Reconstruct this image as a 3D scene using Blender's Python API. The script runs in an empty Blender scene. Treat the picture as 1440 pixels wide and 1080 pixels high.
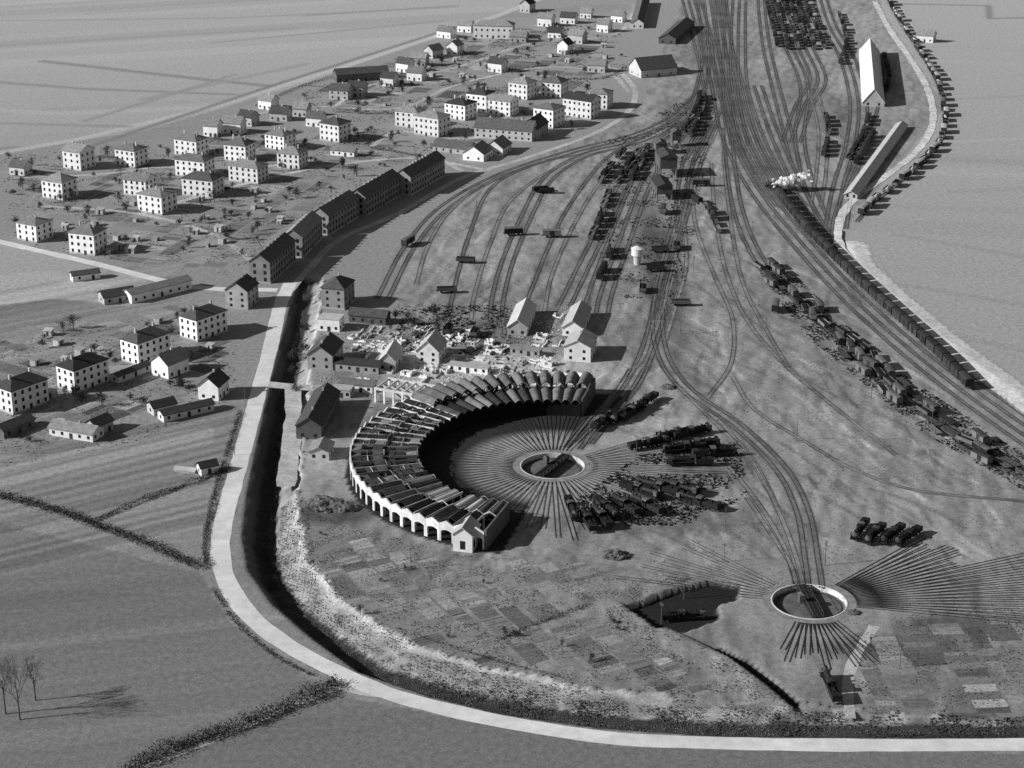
import bpy, math, random, bmesh
import numpy as np
from mathutils import Vector, Matrix, noise as mnoise
random.seed(7); rng=np.random.default_rng(5)
R=math.radians; PI=math.pi
S=bpy.context.scene; C=S.collection
F=2700.0; TH=R(21.07); H=260.0
cT,sT=math.cos(TH),math.sin(TH)
def G(u,v,z=0.0):
    a=(u-720)/F; b=(v-540)/F
    t=(z-H)/(-sT-b*cT)
    return (a*t,(cT-b*sT)*t)
def GP(l): return [G(*p) for p in l]
# ---------------- materials
def mat(name,val,amp=.25,scale=.6,rough=.9,rand=0.0,bump=0.0,attr=None,scale2=None,streak=None,det=4):
    m=bpy.data.materials.new(name); m.use_nodes=True; nt=m.node_tree; N=nt.nodes; L=nt.links
    b=N['Principled BSDF']; b.inputs['Roughness'].default_value=rough
    b.inputs['Specular IOR Level'].default_value=.15
    geo=N.new('ShaderNodeNewGeometry')
    def noise(sc,det=4,vec=None,ro=.62):
        n=N.new('ShaderNodeTexNoise'); n.inputs['Scale'].default_value=sc; n.inputs['Detail'].default_value=det
        n.inputs['Roughness'].default_value=ro
        L.new(vec or geo.outputs['Position'],n.inputs['Vector']); return n.outputs['Fac']
    def mr(o,lo,hi,a=.32,c=.68):
        r=N.new('ShaderNodeMapRange'); r.inputs[1].default_value=a; r.inputs[2].default_value=c
        r.inputs[3].default_value=lo; r.inputs[4].default_value=hi; L.new(o,r.inputs[0]); return r.outputs[0]
    def mul(a,c):
        k=N.new('ShaderNodeMath'); k.operation='MULTIPLY'
        for i,x in enumerate((a,c)):
            if isinstance(x,float): k.inputs[i].default_value=x
            else: L.new(x,k.inputs[i])
        return k.outputs[0]
    n1=noise(scale,det)
    cur=mul(mr(n1,1-amp,1+amp),float(val))
    if attr:
        at=N.new('ShaderNodeAttribute'); at.attribute_name=attr; cur=mul(cur,at.outputs['Fac'])
    if scale2:
        for sc,am in scale2: cur=mul(cur,mr(noise(sc,3,None,.68),1-am,1+am))
    if streak:
        for (rz,sx,sy,am) in streak:
            mp=N.new('ShaderNodeMapping'); mp.inputs['Rotation'].default_value=(0,0,rz); mp.inputs['Scale'].default_value=(sx,sy,.01)
            L.new(geo.outputs['Position'],mp.inputs['Vector']); cur=mul(cur,mr(noise(1.0,2,mp.outputs[0]),1-am,1+am))
    if rand:
        oi=N.new('ShaderNodeObjectInfo'); cur=mul(cur,mr(oi.outputs['Random'],1-rand,1+rand,0,1))
    L.new(cur,b.inputs['Base Color'])
    if bump:
        bp=N.new('ShaderNodeBump'); bp.inputs['Strength'].default_value=.7; bp.inputs['Distance'].default_value=bump
        L.new(n1,bp.inputs['Height']); L.new(bp.outputs[0],b.inputs['Normal'])
    return m
M={}
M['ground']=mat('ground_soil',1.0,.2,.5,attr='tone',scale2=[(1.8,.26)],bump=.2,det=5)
M['plots']=mat('garden_soil',1.0,.25,.7,attr='tone',scale2=[(2.2,.28)],bump=.25)
M['road']=mat('road_gravel',.68,.1,.25,scale2=[(.05,.12),(1.5,.1)])
M['lane']=mat('lane_dirt',.46,.2,.3,scale2=[(.06,.2),(1.2,.15)])
M['lane_pale']=mat('lane_chalk',.64,.25,.3,scale2=[(.06,.2),(1.2,.15)])
M['concrete']=mat('concrete_pale',.66,.2,.5,scale2=[(.1,.15)],rand=.16)
M['concrete_d']=mat('concrete_grey',.24,.3,.4)
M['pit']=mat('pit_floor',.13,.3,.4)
M['bed']=mat('ballast_bed',.14,.3,.5,scale2=[(.05,.35)])
M['bed_pale']=mat('ballast_pale',.17,.3,.5,scale2=[(.05,.35)])
M['bed_faint']=mat('ballast_faint',.21,.3,.5,scale2=[(.05,.4)])
M['rail']=mat('rail_steel',.03,.1,.5,rough=.5)
M['wallw']=mat('render_white',.8,.12,.3,rand=.16)
M['wallg']=mat('render_grey',.42,.15,.3,rand=.25)
M['wallt']=mat('terrace_render',.3,.2,.25,rand=.3)
M['walld']=mat('brick_dark',.12,.2,.4,rand=.25)
M['rooft']=mat('roof_tiles',.2,.25,.6,rand=.45)
M['roofp']=mat('roof_pale',.44,.15,.4,rand=.15)
M['roofw']=mat('roof_white',.6,.12,.2,rand=.1)
M['roofd']=mat('roof_slate',.07,.25,.6,rand=.4)
M['window']=mat('window_glass',.022,.1,.5,rough=.3)
M['door']=mat('door_wood',.05,.2,1)
M['stall']=mat('stall_opening_shade',.008,.2,1)  # near-black colour for the shade inside the open stalls
M['vault']=mat('vault_shell',.15,.35,.4,rand=.3)
M['vault_d']=mat('vault_sooty',.045,.4,.5,rand=.7)
M['rib']=mat('vault_rib',.5,.25,.5,rand=.45)
M['ribd']=mat('vault_rib_sooty',.2,.25,.5,rand=.4)
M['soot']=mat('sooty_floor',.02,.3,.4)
M['loco']=mat('locomotive_black',.022,.3,1.5,rough=.55,rand=.4)
M['loco_g']=mat('locomotive_roof',.08,.3,1.5,rough=.6,rand=.7)
M['coal']=mat('coal',.012,.3,3,rough=.7)
M['wagon']=mat('wagon_boards',.10,.25,.8,rand=.85)
M['wagon_roof']=mat('wagon_roof',.09,.2,.8,rand=.7)
M['wagon_lt']=mat('wagon_light_roof',.3,.2,.8,rand=.7)
M['wagon_dk']=mat('wagon_dark',.035,.2,.8,rand=.5)
M['under']=mat('wagon_underframe',.03,.2,.8)
M['leaf']=mat('foliage',.045,.4,.6,rand=.35)
M['leaf2']=mat('scrub',.10,.5,.3,rand=.3)
M['leaf3']=mat('scrub_dry',.2,.4,.3)
M['rubble']=mat('rubble_pale',.5,.5,.8)
M['bark']=mat('bark',.09,.3,2)
M['wood']=mat('weathered_wood',.12,.3,1)
M['spoil']=mat('spoil_heap',.12,.45,.5,bump=.4)
m=bpy.data.materials.new('steam'); m.use_nodes=True; nt=m.node_tree; pb=nt.nodes['Principled BSDF']; pb.inputs['Base Color'].default_value=(.95,.95,.95,1); pb.inputs['Roughness'].default_value=1; pb.inputs['Specular IOR Level'].default_value=0
pb.inputs['Subsurface Weight'].default_value=.8; pb.inputs['Subsurface Radius'].default_value=(1,1,1); pb.inputs['Subsurface Scale'].default_value=1.5
ns=nt.nodes.new('ShaderNodeTexNoise'); ns.inputs['Scale'].default_value=.9; ns.inputs['Detail'].default_value=4; ge=nt.nodes.new('ShaderNodeNewGeometry'); nt.links.new(ge.outputs['Position'],ns.inputs['Vector'])
mp=nt.nodes.new('ShaderNodeMapRange'); mp.inputs[1].default_value=.35; mp.inputs[2].default_value=.6; mp.inputs[3].default_value=.15; mp.inputs[4].default_value=.95; nt.links.new(ns.outputs['Fac'],mp.inputs[0]); nt.links.new(mp.outputs[0],pb.inputs['Alpha']); M['steam']=m
# ---------------- mesh builder
class MB:
    def __init__(s): s.v=[]; s.f=[]
    def add(s,vs,fs):
        n=len(s.v); s.v+=[tuple(p) for p in vs]; s.f+=[tuple(i+n for i in f) for f in fs]
    def box(s,x0,x1,y0,y1,z0,z1,rz=0,c=(0,0)):
        vs=[(x,y,z) for z in (z0,z1) for x,y in ((x0,y0),(x1,y0),(x1,y1),(x0,y1))]
        if rz: k,q=math.cos(rz),math.sin(rz); vs=[(x*k-y*q,x*q+y*k,z) for x,y,z in vs]
        vs=[(x+c[0],y+c[1],z) for x,y,z in vs]
        s.add(vs,[(3,2,1,0),(4,5,6,7),(0,1,5,4),(1,2,6,5),(2,3,7,6),(3,0,4,7)]); return s
    def tube(s,a,b,r0,r1,n=10,caps=True):
        a=Vector(a); b=Vector(b); d=(b-a).normalized(); q=d.to_track_quat('Z','Y')
        vs=[]
        for p,r in ((a,r0),(b,r1)):
            for i in range(n):
                t=2*PI*i/n; vs.append(p+q@Vector((r*math.cos(t),r*math.sin(t),0)))
        fs=[(i,(i+1)%n,n+(i+1)%n,n+i) for i in range(n)]
        if caps: fs+=[tuple(range(n-1,-1,-1)),tuple(range(n,2*n))]
        s.add(vs,fs); return s
    def mesh(s,name,m):
        me=bpy.data.meshes.new(name); me.from_pydata(s.v,[],s.f); me.materials.append(m); return me
    def build(s,name,m,parent=None): return ob(name,s.mesh(name,m),parent)
KIDS={}
def ob(name,me,parent=None):
    o=bpy.data.objects.new(name,me); C.objects.link(o)
    if parent is not None: o.parent=parent; KIDS.setdefault(parent.name,[]).append(o)
    return o
def tag(o,label,cat,group=None,kind=None):
    if label: o['label']=label
    if cat: o['category']=cat
    if group: o['group']=group
    if kind: o['kind']=kind
    return o
def empty(name,loc,rz,label,cat,group=None):
    o=ob(name,None); o.location=(loc[0],loc[1],loc[2] if len(loc)>2 else 0); o.rotation_euler=(0,0,rz); o.empty_display_size=.5
    return tag(o,label,cat,group)
def copy_tree(o,parent=None):
    c=o.copy(); C.objects.link(c)
    if parent is not None: c.parent=parent; KIDS.setdefault(parent.name,[]).append(c)
    for ch in KIDS.get(o.name,[]): copy_tree(ch,c)
    return c
class Proto:
    def __init__(s,o): s.o=o; s.used=False
    def place(s,x,y,rz,label,group=None,z=0,sc=None):
        c=copy_tree(s.o) if s.used else s.o; s.used=True
        c.location=(x,y,z); c.rotation_euler=(0,0,rz); c['label']=label
        if group: c['group']=group
        elif 'group' in c: del c['group']
        c.scale=(1,1,1) if not sc else ((sc,sc,sc) if not isinstance(sc,tuple) else sc)
        return c
# ---------------- curves
def smooth(pts,ds=3.0):
    P=[Vector((p[0],p[1])) for p in pts]; P=[2*P[0]-P[1]]+P+[2*P[-1]-P[-2]]; out=[]
    for i in range(1,len(P)-2):
        p0,p1,p2,p3=P[i-1:i+3]; n=max(2,int((p2-p1).length/ds))
        for k in range(n):
            t=k/n; out.append(.5*((2*p1)+(p2-p0)*t+(2*p0-5*p1+4*p2-p3)*t*t+(3*p1-p0-3*p2+p3)*t**3))
    out.append(P[-2]); return [(p.x,p.y) for p in out]
def normals(p):
    o=[]
    for i in range(len(p)):
        a=p[max(0,i-1)]; b=p[min(len(p)-1,i+1)]; dx,dy=b[0]-a[0],b[1]-a[1]; l=math.hypot(dx,dy) or 1
        o.append((-dy/l,dx/l))
    return o
def offs(p,d): return [(a[0]+n[0]*d,a[1]+n[1]*d) for a,n in zip(p,normals(p))]
def ribbon(mb,p,w,z,jit=0):
    n=normals(p); vs=[]
    for i,(a,k) in enumerate(zip(p,n)):
        j=(mnoise.noise(Vector((a[0]*.12,a[1]*.12,3)))*jit if jit else 0)
        vs+=[(a[0]+k[0]*(w/2+j),a[1]+k[1]*(w/2+j),z),(a[0]-k[0]*(w/2+j),a[1]-k[1]*(w/2+j),z)]
    mb.add(vs,[(2*i,2*i+1,2*i+3,2*i+2) for i in range(len(p)-1)]); return mb
def bar(mb,p,w,z0,z1):
    n=normals(p); vs=[]
    for a,k in zip(p,n):
        l=(a[0]+k[0]*w/2,a[1]+k[1]*w/2); r=(a[0]-k[0]*w/2,a[1]-k[1]*w/2)
        vs+=[(l[0],l[1],z0),(l[0],l[1],z1),(r[0],r[1],z1),(r[0],r[1],z0)]
    fs=[]
    for i in range(len(p)-1):
        for k in range(3): fs.append((4*i+k,4*i+k+1,4*i+5+k,4*i+4+k))
    mb.add(vs,fs); return mb
# ---------------- ground sheet
xs=np.concatenate([[-9000,-5000,-2500,-1200,-700],np.arange(-460,-160,2.5),np.arange(-160,260,1.1),np.arange(260,460,2.5),[700,1200,2500,5000,9000]])
ys=np.concatenate([[-1500,-400,100,300],np.arange(372,640,1.1),np.arange(640,900,1.7),np.arange(900,1660,2.6),[1800,2200,3000,5000,9000,15000]])
X,Y=np.meshgrid(xs,ys); Z=np.zeros_like(X); T=np.full_like(X,.33)
def vnoise(sx,sy,rot=0,seed=0):
    k,q=math.cos(rot),math.sin(rot); u=(X*k+Y*q)/sx; v=(-X*q+Y*k)/sy
    r=np.random.default_rng(seed).random((256,256)); i=np.floor(u).astype(int); j=np.floor(v).astype(int); a=u-i; b=v-j; a=a*a*(3-2*a); b=b*b*(3-2*b)
    g=lambda ii,jj: r[jj%256,ii%256]
    return (g(i,j)*(1-a)+g(i+1,j)*a)*(1-b)+(g(i,j+1)*(1-a)+g(i+1,j+1)*a)*b
def sl(px,py,w):
    i0,i1=np.searchsorted(xs,min(px)-w),np.searchsorted(xs,max(px)+w); j0,j1=np.searchsorted(ys,min(py)-w),np.searchsorted(ys,max(py)+w)
    return slice(j0,j1),slice(i0,i1)
def segd(x,y,a,b):
    dx,dy=b[0]-a[0],b[1]-a[1]; l=dx*dx+dy*dy+1e-9
    t=np.clip(((x-a[0])*dx+(y-a[1])*dy)/l,0,1)
    return np.hypot(x-a[0]-t*dx,y-a[1]-t*dy),t,((x-a[0])*dy-(y-a[1])*dx)
def pline(pts,w,tone,alpha=1,soft=2.0,mulm=False,mask=None):
    D=np.full_like(X,1e9); px=[p[0] for p in pts]; py=[p[1] for p in pts]; S0=sl(px,py,w+soft)
    for a,b in zip(pts[:-1],pts[1:]):
        s=sl((a[0],b[0]),(a[1],b[1]),w+soft)
        d,_,_=segd(X[s],Y[s],a,b); D[s]=np.minimum(D[s],d)
    k=np.clip(1-(D[S0]-w/2)/soft,0,1)*alpha; t=T[S0]
    if mask is not None: k=k*mask[S0]
    T[S0]=t*(1-k+k*tone) if mulm else t*(1-k)+tone*k
def inpoly(x,y,P):
    c=np.zeros(x.shape,bool); n=len(P)
    for i in range(n):
        x1,y1=P[i]; x2,y2=P[(i+1)%n]
        if y1==y2: continue
        k=((y1>y)!=(y2>y))&(x<(x2-x1)*(y-y1)/(y2-y1)+x1); c^=k
    return c
def ppoly(px,tone,alpha=1,mulm=False):
    P=GP(px); s=sl([p[0] for p in P],[p[1] for p in P],1); k=inpoly(X[s],Y[s],P)*alpha
    T[s]=T[s]*(1-k)+(T[s]*tone if mulm else tone)*k
town=[(-300,215),(60,205),(200,185),(420,120),(640,40),(760,0),(800,-40),(1235,-40),(1240,15),(1330,150),(1180,330),(1250,420),(1500,600),(1500,1200),(-300,1200)]
ppoly(town,.25)
ppoly([(-300,345),(0,345),(270,400),(385,410),(350,600),(300,790),(450,960),(-300,1300)],.26)
ppoly([(-200,470),(80,470),(280,430),(340,440),(330,560),(200,650),(-200,650)],.25)
ppoly([(0,630),(200,600),(340,570),(325,650),(130,733),(0,700)],.22)
ppoly([(-200,640),(60,640),(300,598),(300,622),(0,690),(-200,700)],.29)
ppoly([(10,710),(130,740),(325,662),(300,790),(280,800),(0,730)],.25)
ppoly([(-300,735),(0,735),(280,805),(330,880),(450,965),(330,1020),(180,1085),(-300,1200)],.19)
ppoly([(-300,860),(100,830),(300,840),(330,880),(100,900),(-300,930)],.175)
ppoly([(180,1085),(460,975),(640,1010),(870,1050),(1500,1060),(1500,1300),(-300,1300)],.175)
ppoly([(20,345),(130,375),(230,395),(150,420),(60,460),(-100,470),(-100,330)],.33)
ppoly([(-100,400),(60,380),(160,400),(130,420),(-100,460)],.37)
ppoly([(-100,440),(80,420),(180,430),(100,450),(-100,480)],.2)
ppoly([(420,720),(480,700),(520,740),(650,780),(780,780),(900,800),(1000,810),(880,850),(1000,910),(1110,990),(900,985),(700,945),(520,905),(430,840)],.22)
ppoly([(1170,880),(1500,860),(1500,1010),(1180,1005)],.21)
for i in range(24):
    a=random.uniform(-60,600); b=random.uniform(-20,180); pline(GP([(a-450,b+27),(a+450,b-27)]),random.uniform(6,30),random.uniform(.88,1.1),.9,1.5,True)
for i in range(14):
    b=random.uniform(30,600); a=random.uniform(1330,1500); pline(GP([(a-300,b-12),(a+300,b+14)]),random.uniform(8,30),random.uniform(.94,1.06),.9,1.5,True)
for pts,w,t in [([(60,86),(290,112),(390,122)],5,.2),([(-50,112),(120,125),(330,133)],4,.22),([(-50,30),(330,25),(640,10)],3,.26),([(300,60),(620,30)],3,.25),([(430,22),(640,8)],3,.23),
    ([(-100,150),(90,160),(300,150)],8,.37),([(-100,232),(110,196),(300,150),(480,95),(700,22),(780,-10)],5,.42),([(100,215),(400,115),(650,35)],3,.18),([(-50,172),(180,178)],4,.25),([(200,140),(430,90)],5,.27),([(120,170),(330,105)],3,.25),
    ([(1330,140),(1500,132)],3,.29),([(1330,200),(1500,192)],4,.36),([(1340,270),(1500,262)],5,.3),([(1250,5),(1390,8),(1392,26),(1500,24)],3,.18),([(1260,330),(1500,372)],3,.29),
    ([(1270,400),(1500,440)],3,.29),([(1330,470),(1500,505)],3,.29)]:
    pline(GP(pts),w,t,.85,2.0)
for i in range(30):
    v=630+i*5.5; pline(GP([(0,v+20),(330,v-60)]),1.2,random.choice((.7,.85,1.2)),.8,1.2,True)
for i in range(26):
    v=370+i*8; pline(GP([(-100,v+60),(250,v-5)]),random.uniform(1,4),random.uniform(.65,1.35),.8,1.2,True)
for i in range(40):
    a=random.uniform(-60,300); b=random.uniform(760,1080); pline(GP([(a-400,b+26),(a+400,b-62)]),random.uniform(.5,4),random.uniform(.88,1.13),.7,1.5,True)
def blob(u,v,rx,ry,t,al=.7):
    x,y=G(u,v); s=sl((x,),(y,),max(rx,ry)*1.3); d=np.hypot((X[s]-x)/rx,(Y[s]-y)/ry); k=np.clip(1.25-d,0,.6)/.6*al; T[s]=T[s]*(1-k)+t*k
for a in [(870,300,50,70,.24),(1000,580,50,30,.29),(1130,600,40,20,.29),(1230,640,40,14,.27),(1000,470,16,50,.29),(750,520,40,14,.42),(690,470,30,20,.14),(1180,700,40,18,.29),
          (640,330,40,60,.27),(700,300,50,50,.27),(950,730,30,12,.12),(1000,650,22,18,.12),(1140,940,24,22,.26),(1280,770,44,14,.3),(1260,910,20,8,.09,.85),(1330,880,14,7,.09,.85),(1090,200,18,90,.25),(1150,150,20,100,.17),(930,380,9,120,.08,.8),(640,510,30,12,.48),(490,640,20,26,.3),
          (470,720,14,10,.08,.9),(680,530,34,8,.5,.8),(790,520,14,12,.48),(900,620,16,6,.45,.8),(945,595,12,6,.4,.8),(940,690,14,10,.06,.8),(1020,290,22,120,.25),(1000,80,18,160,.17,.8),(960,170,14,60,.14,.8)]: blob(*a)
P=GP([(420,700),(430,560),(560,440),(560,350),(700,250),(900,150),(960,0),(1235,-40),(1240,15),(1320,150),(1180,330),(1250,420),(1500,600),(1500,1010),(1110,1000),(700,950)])
dm=inpoly(X,Y,P)
f=.22*vnoise(22,44,R(-12),1)+.38*vnoise(2.6,26,R(-14),2)+.4*vnoise(1.9,6,R(5),3)
T=np.where(dm,T*(.4+1.15*f),T)
dmf=dm.astype(float)
for i in range(420):
    u=random.uniform(600,1440); v=random.uniform(200,820)
    x,y=G(u,v); L_=random.uniform(10,60); a=R(random.uniform(92,128) if u>900 else random.uniform(60,100)); n_=4; bend=random.uniform(-.15,.15); pts=[(x,y)]
    for k in range(n_): pts.append((pts[-1][0]+L_/n_*math.cos(a+bend*k),pts[-1][1]+L_/n_*math.sin(a+bend*k)))
    pline(pts,random.uniform(.1,1.1),random.choice((.5,.65,1.3,1.5)),.75,.9,True,dmf)
C1=G(777,655); C2=G(1138,846)
hol=GP([(878,854),(940,830),(1000,815),(1042,822),(1036,843),(1008,850),(1012,870),(965,888),(925,886)])
d=np.hypot(X-C1[0],Y-C1[1]); k=np.clip((42-d)/6,0,1)*.75; T[:]=T*(1-k)+.3*k
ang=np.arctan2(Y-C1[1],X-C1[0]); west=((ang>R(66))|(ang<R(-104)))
k=np.where(west,np.clip((d-27)/6,0,1)*(d<70),0)*.97; T[:]=T*(1-k)+.022*k  # roundhouse shadow over the sooty courtyard, painted into the ground tone
d2=np.hypot(X-C2[0],Y-C2[1]); k=np.clip((30-d2)/8,0,1)*.5; T[:]=T*(1-k)+.29*k
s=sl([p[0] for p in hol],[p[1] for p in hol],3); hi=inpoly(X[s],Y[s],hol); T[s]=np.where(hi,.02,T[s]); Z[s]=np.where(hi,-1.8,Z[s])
# ---------------- tracks
TR=[]
def T_(pts,label,offsets=(0,),bm='bed'):
    b=smooth(GP(pts))
    for o in offsets: TR.append((offs(b,o) if o else b,label,label+' bundle',bm))
mainl=[(985,-30),(990,0),(998,60),(1012,120),(1024,180),(1045,230),(1080,285),(1130,345),(1190,410),(1260,475),(1340,540),(1440,612),(1500,650)]
T_(mainl,'main line track sweeping past the long dark train',(0,5,10,-5,15))
T_([(1045,-30),(1040,0),(1038,60),(1040,120),(1060,190),(1090,250),(1120,290)],'track of the throat beside the main line',(0,5,-5,-10))
T_([(960,-30),(968,0),(985,60),(1000,120),(1010,180)],'straight track in the upper station throat',(0,4.6,9.2,-4.6))
T_([(1010,-30),(1015,20),(1022,80),(1030,150),(1040,205)],'straight track right of the throat',(0,4.6,-4.6))
T_([(1068,-30),(1066,0),(1072,60),(1085,120),(1100,180),(1112,230)],'track between the throat and the massed wagons',(0,4.8))
T_([(985,40),(985,110),(960,150),(900,185),(800,212),(700,245),(620,290),(570,345),(530,420)],'outer curved siding nearest the terraces',(0,4.8))
T_([(990,80),(965,155),(900,195),(820,216),(765,250),(735,300),(705,370),(690,430),(692,470)],'curved siding through the middle of the yard',(0,5))
T_([(820,216),(750,232),(690,265),(660,330),(640,400),(628,455)],'curved siding left of the scrap heaps',(0,))
T_([(900,195),(850,225),(800,290),(770,350),(750,400),(738,430)],'siding leading to the pale roofed shed',(0,))
T_([(960,170),(920,200),(870,260),(830,340),(800,400),(785,430)],'siding among the stored wagons',(0,5))
T_([(965,170),(935,210),(905,250),(870,340),(845,410),(838,440)],'siding left of the coaling stage',(0,5,-5))
T_([(985,170),(960,230),(948,300),(925,390),(912,460),(885,530),(850,575),(812,622)],'lead running down to the upper turntable',(0,5))
T_([(1000,170),(975,230),(955,300),(932,380),(918,440),(925,500),(960,550),(1030,600),(1090,660),(1120,720),(1132,790),(1137,826)],'double lead curving down to the lower turntable',(0,4))
T_([(1010,180),(985,230),(975,290),(985,340),(1010,400),(1030,450),(1028,510),(995,560)],'siding crossing the open ground',(0,),'bed_faint')
T_([(1016,190),(1020,250),(1030,330),(1045,400),(1075,460),(1110,520)],'faint siding beside the wagon row',(0,),'bed_faint')
T_([(1016,180),(1030,290),(1065,372),(1120,425),(1180,480),(1240,535),(1320,600),(1440,675),(1500,710)],'track carrying the long wagon row',(0,4.5))
T_([(1005,150),(985,190),(965,225)],'short crossover in the throat',(0,4.6))
T_([(1030,530),(1060,575),(1130,620),(1200,660),(1290,690),(1440,705)],'overgrown track across the right waste ground',(0,),'bed_faint')
T_([(1010,590),(1060,650),(1095,720),(1118,780),(1130,826)],'left curve down to the lower turntable',(0,),'bed_faint')
T_([(1020,650),(1060,700),(1098,760),(1122,826)],'shorter curve down to the lower turntable',(0,),'bed_faint')
T_([(1050,700),(1080,745),(1112,795),(1120,828)],'stub curve left of the lower turntable',(0,),'bed_faint')
T_([(1085,-30),(1088,0),(1102,60),(1125,120),(1118,190),(1128,250),(1150,310)],'long siding of the upper right yard',(0,5))
T_([(1110,-30),(1115,0),(1130,60),(1150,110),(1130,150),(1112,200)],'siding under the upper wagon strings',(0,5,-5))
T_([(1140,-30),(1145,0),(1158,40),(1180,80),(1195,140),(1190,200),(1172,260),(1160,320)],'siding left of the long white shed',(0,5,10))
T_([(1245,80),(1238,140),(1215,200),(1190,260),(1172,310),(1170,350)],'siding right of the long white shed',(0,))
rcurve=[(1240,-20),(1262,25),(1290,68),(1312,104),(1328,148),(1327,188),(1304,224),(1266,256),(1226,288),(1205,312)]
T_(rcurve,'curved track around the right field edge',(0,))
T_([(905,520),(880,560),(840,600),(815,632)],'right hand lead of the upper turntable',(0,-5))
# faint sidings and point work
T_([(950,185),(890,215),(840,262),(800,330),(775,390),(765,440)],'faint siding between the wagon strings',(0,),'bed_faint')
T_([(880,205),(790,232),(720,280),(690,340),(668,410),(662,450)],'faint siding in the left part of the yard',(0,),'bed_faint')
T_([(780,222),(690,252),(630,300),(600,350),(585,400)],'faint inner siding near the terraces',(0,),'bed_faint')
T_([(960,300),(965,370),(950,430),(935,480)],'faint loop right of the water tower',(0,-5),'bed_faint')
T_([(1000,230),(1005,300),(1020,380),(1050,450),(1100,510),(1170,570),(1260,640)],'faint long siding over the waste ground',(0,),'bed_faint')
T_([(1060,120),(1080,180),(1105,240),(1135,300),(1165,350)],'connecting track beside the upper right yard',(0,4.8),'bed')
T_([(1135,120),(1150,180),(1148,240),(1140,290)],'short siding in the upper right yard',(0,5),'bed_faint')
T_([(1000,60),(1008,120),(1030,185),(1058,245)],'crossover in the station throat',(0,),'bed')
T_([(918,450),(905,500),(870,545),(838,590),(822,625)],'left hand lead of the upper turntable',(0,),'bed_faint')
T_([(950,540),(1000,590),(1050,640),(1080,690)],'worn spur beside the double lead',(0,),'bed_faint')
for i,(p,l,g,bm_) in enumerate(TR): pline(p[::6]+[p[-1]],2.2,.7 if bm_=='bed' else .85,.6,1.6,True)
# ditch along the road
ditch=[(432,395,1.5,2,4),(418,470,3.5,3,5),(404,540,4.5,3.5,6),(390,620,5,4,7),(376,700,5.5,4,8),(372,760,5.5,4.5,9),(382,805,5.5,5,9),(415,850,5,5,10),(465,892,4.5,5,10.5),(530,938,3.8,5,11),(620,968,3.2,5,12),(720,992,3,5,11),(850,1010,2.8,5,10),(1000,1020,2.5,5,9),(1160,1024,2,4,7),(1300,1026,1,3,4),(1500,1028,.5,3,4)]
dp=[G(a[0],a[1],-a[2]*.4) for a in ditch]
BD=np.full_like(X,1e9); BZ=np.zeros_like(X); BF=np.zeros_like(X); BS=np.zeros_like(X)
wob=(vnoise(7,7,0,31)-.5)*3.2
for i in range(len(dp)-1):
    a,b=dp[i],dp[i+1]; s=sl((a[0],b[0]),(a[1],b[1]),24); d,t,cr=segd(X[s],Y[s],a,b)
    dep=ditch[i][2]*(1-t)+ditch[i+1][2]*t; wl=ditch[i][3]*(1-t)+ditch[i+1][3]*t; wr=ditch[i][4]*(1-t)+ditch[i+1][4]*t
    east=cr<0
    w=np.where(east,wr+wob[s],wl); f=np.clip(1-(d-2.6)/w,0,1); f=np.where(east,f**.8,f*f*(3-2*f))
    m=d<BD[s]; bz=BZ[s]; bz[m]=(-dep*f)[m]; BZ[s]=bz
    q=BF[s]; q[m]=f[m]; BF[s]=q; q=BS[s]; q[m]=east[m]; BS[s]=q; q=BD[s]; q[m]=d[m]; BD[s]=q
nz=vnoise(9,9,0,11)*.4+vnoise(2.5,2.5,0,12)*.6
Z+=np.where(BF>.01,BZ*(.8+.4*nz),0)
Z+=np.where((BS>.5)&(BD<26),1.0*np.exp(-((BF-.02)/.06)**2)*(BF>0)*(BF<.2),0)
T=np.where(BF>.93,.05,T); T=np.where((BF>.02)&(BF<=.93)&(BS>.5),.15+.26*nz+.22*np.exp(-((BF-.12)/.12)**2),T); T=np.where((BF>.05)&(BF<=.93)&(BS<.5),.09,T)  # shade painted on ditch bottom and west slope; sun-facing east slope painted paler
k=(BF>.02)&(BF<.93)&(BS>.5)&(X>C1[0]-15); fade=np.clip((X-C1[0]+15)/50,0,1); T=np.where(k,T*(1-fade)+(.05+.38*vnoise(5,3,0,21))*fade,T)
def ridge(pts,h,wl,wr):
    D=np.full_like(X,0.0)
    for i,(a,b) in enumerate(zip(pts[:-1],pts[1:])):
        s=sl((a[0],b[0]),(a[1],b[1]),max(wl,wr)+1); d,t,cr=segd(X[s],Y[s],a,b); w=np.where(cr<0,wr,wl)
        D[s]=np.maximum(D[s],np.clip(1-d/w,0,1)*(h[i]*(1-t)+h[i+1]*t))
    return D
rd=ridge(GP([(885,856),(940,888),(985,910),(1030,934),(1080,970),(1108,990)]),[1.2,1.2,1.6,2.4,3,2],9,1.4)
Z+=rd
tr_=ridge(GP([(1000,908),(1036,928),(1084,966),(1112,988)]),[.3,2.2,2.6,1.5],3.2,3.2)
Z-=tr_; T=np.where(tr_>.45,.02,T)  # ridge shadow painted as a dark tone along the trench
rr=ridge(GP([(1200,345),(1206,370),(1250,412),(1330,480),(1440,562),(1500,606)]),[.8]*6,7.5,7.5)
T=np.where(rr>.1,.46+.26*nz,T); Z+=rr
for c in (C1,C2): Z[np.hypot(X-c[0],Y-c[1])<10.95]=-3.0
T*=1+np.clip((Y-650)/3200,-.03,.3); T=np.clip(T*1.05,.012,.72)  # ground paled with distance, haze painted into the tone
nx,ny=len(xs),len(ys)
co=np.stack([X.ravel(),Y.ravel(),Z.ravel()],1).astype(np.float32)
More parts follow.
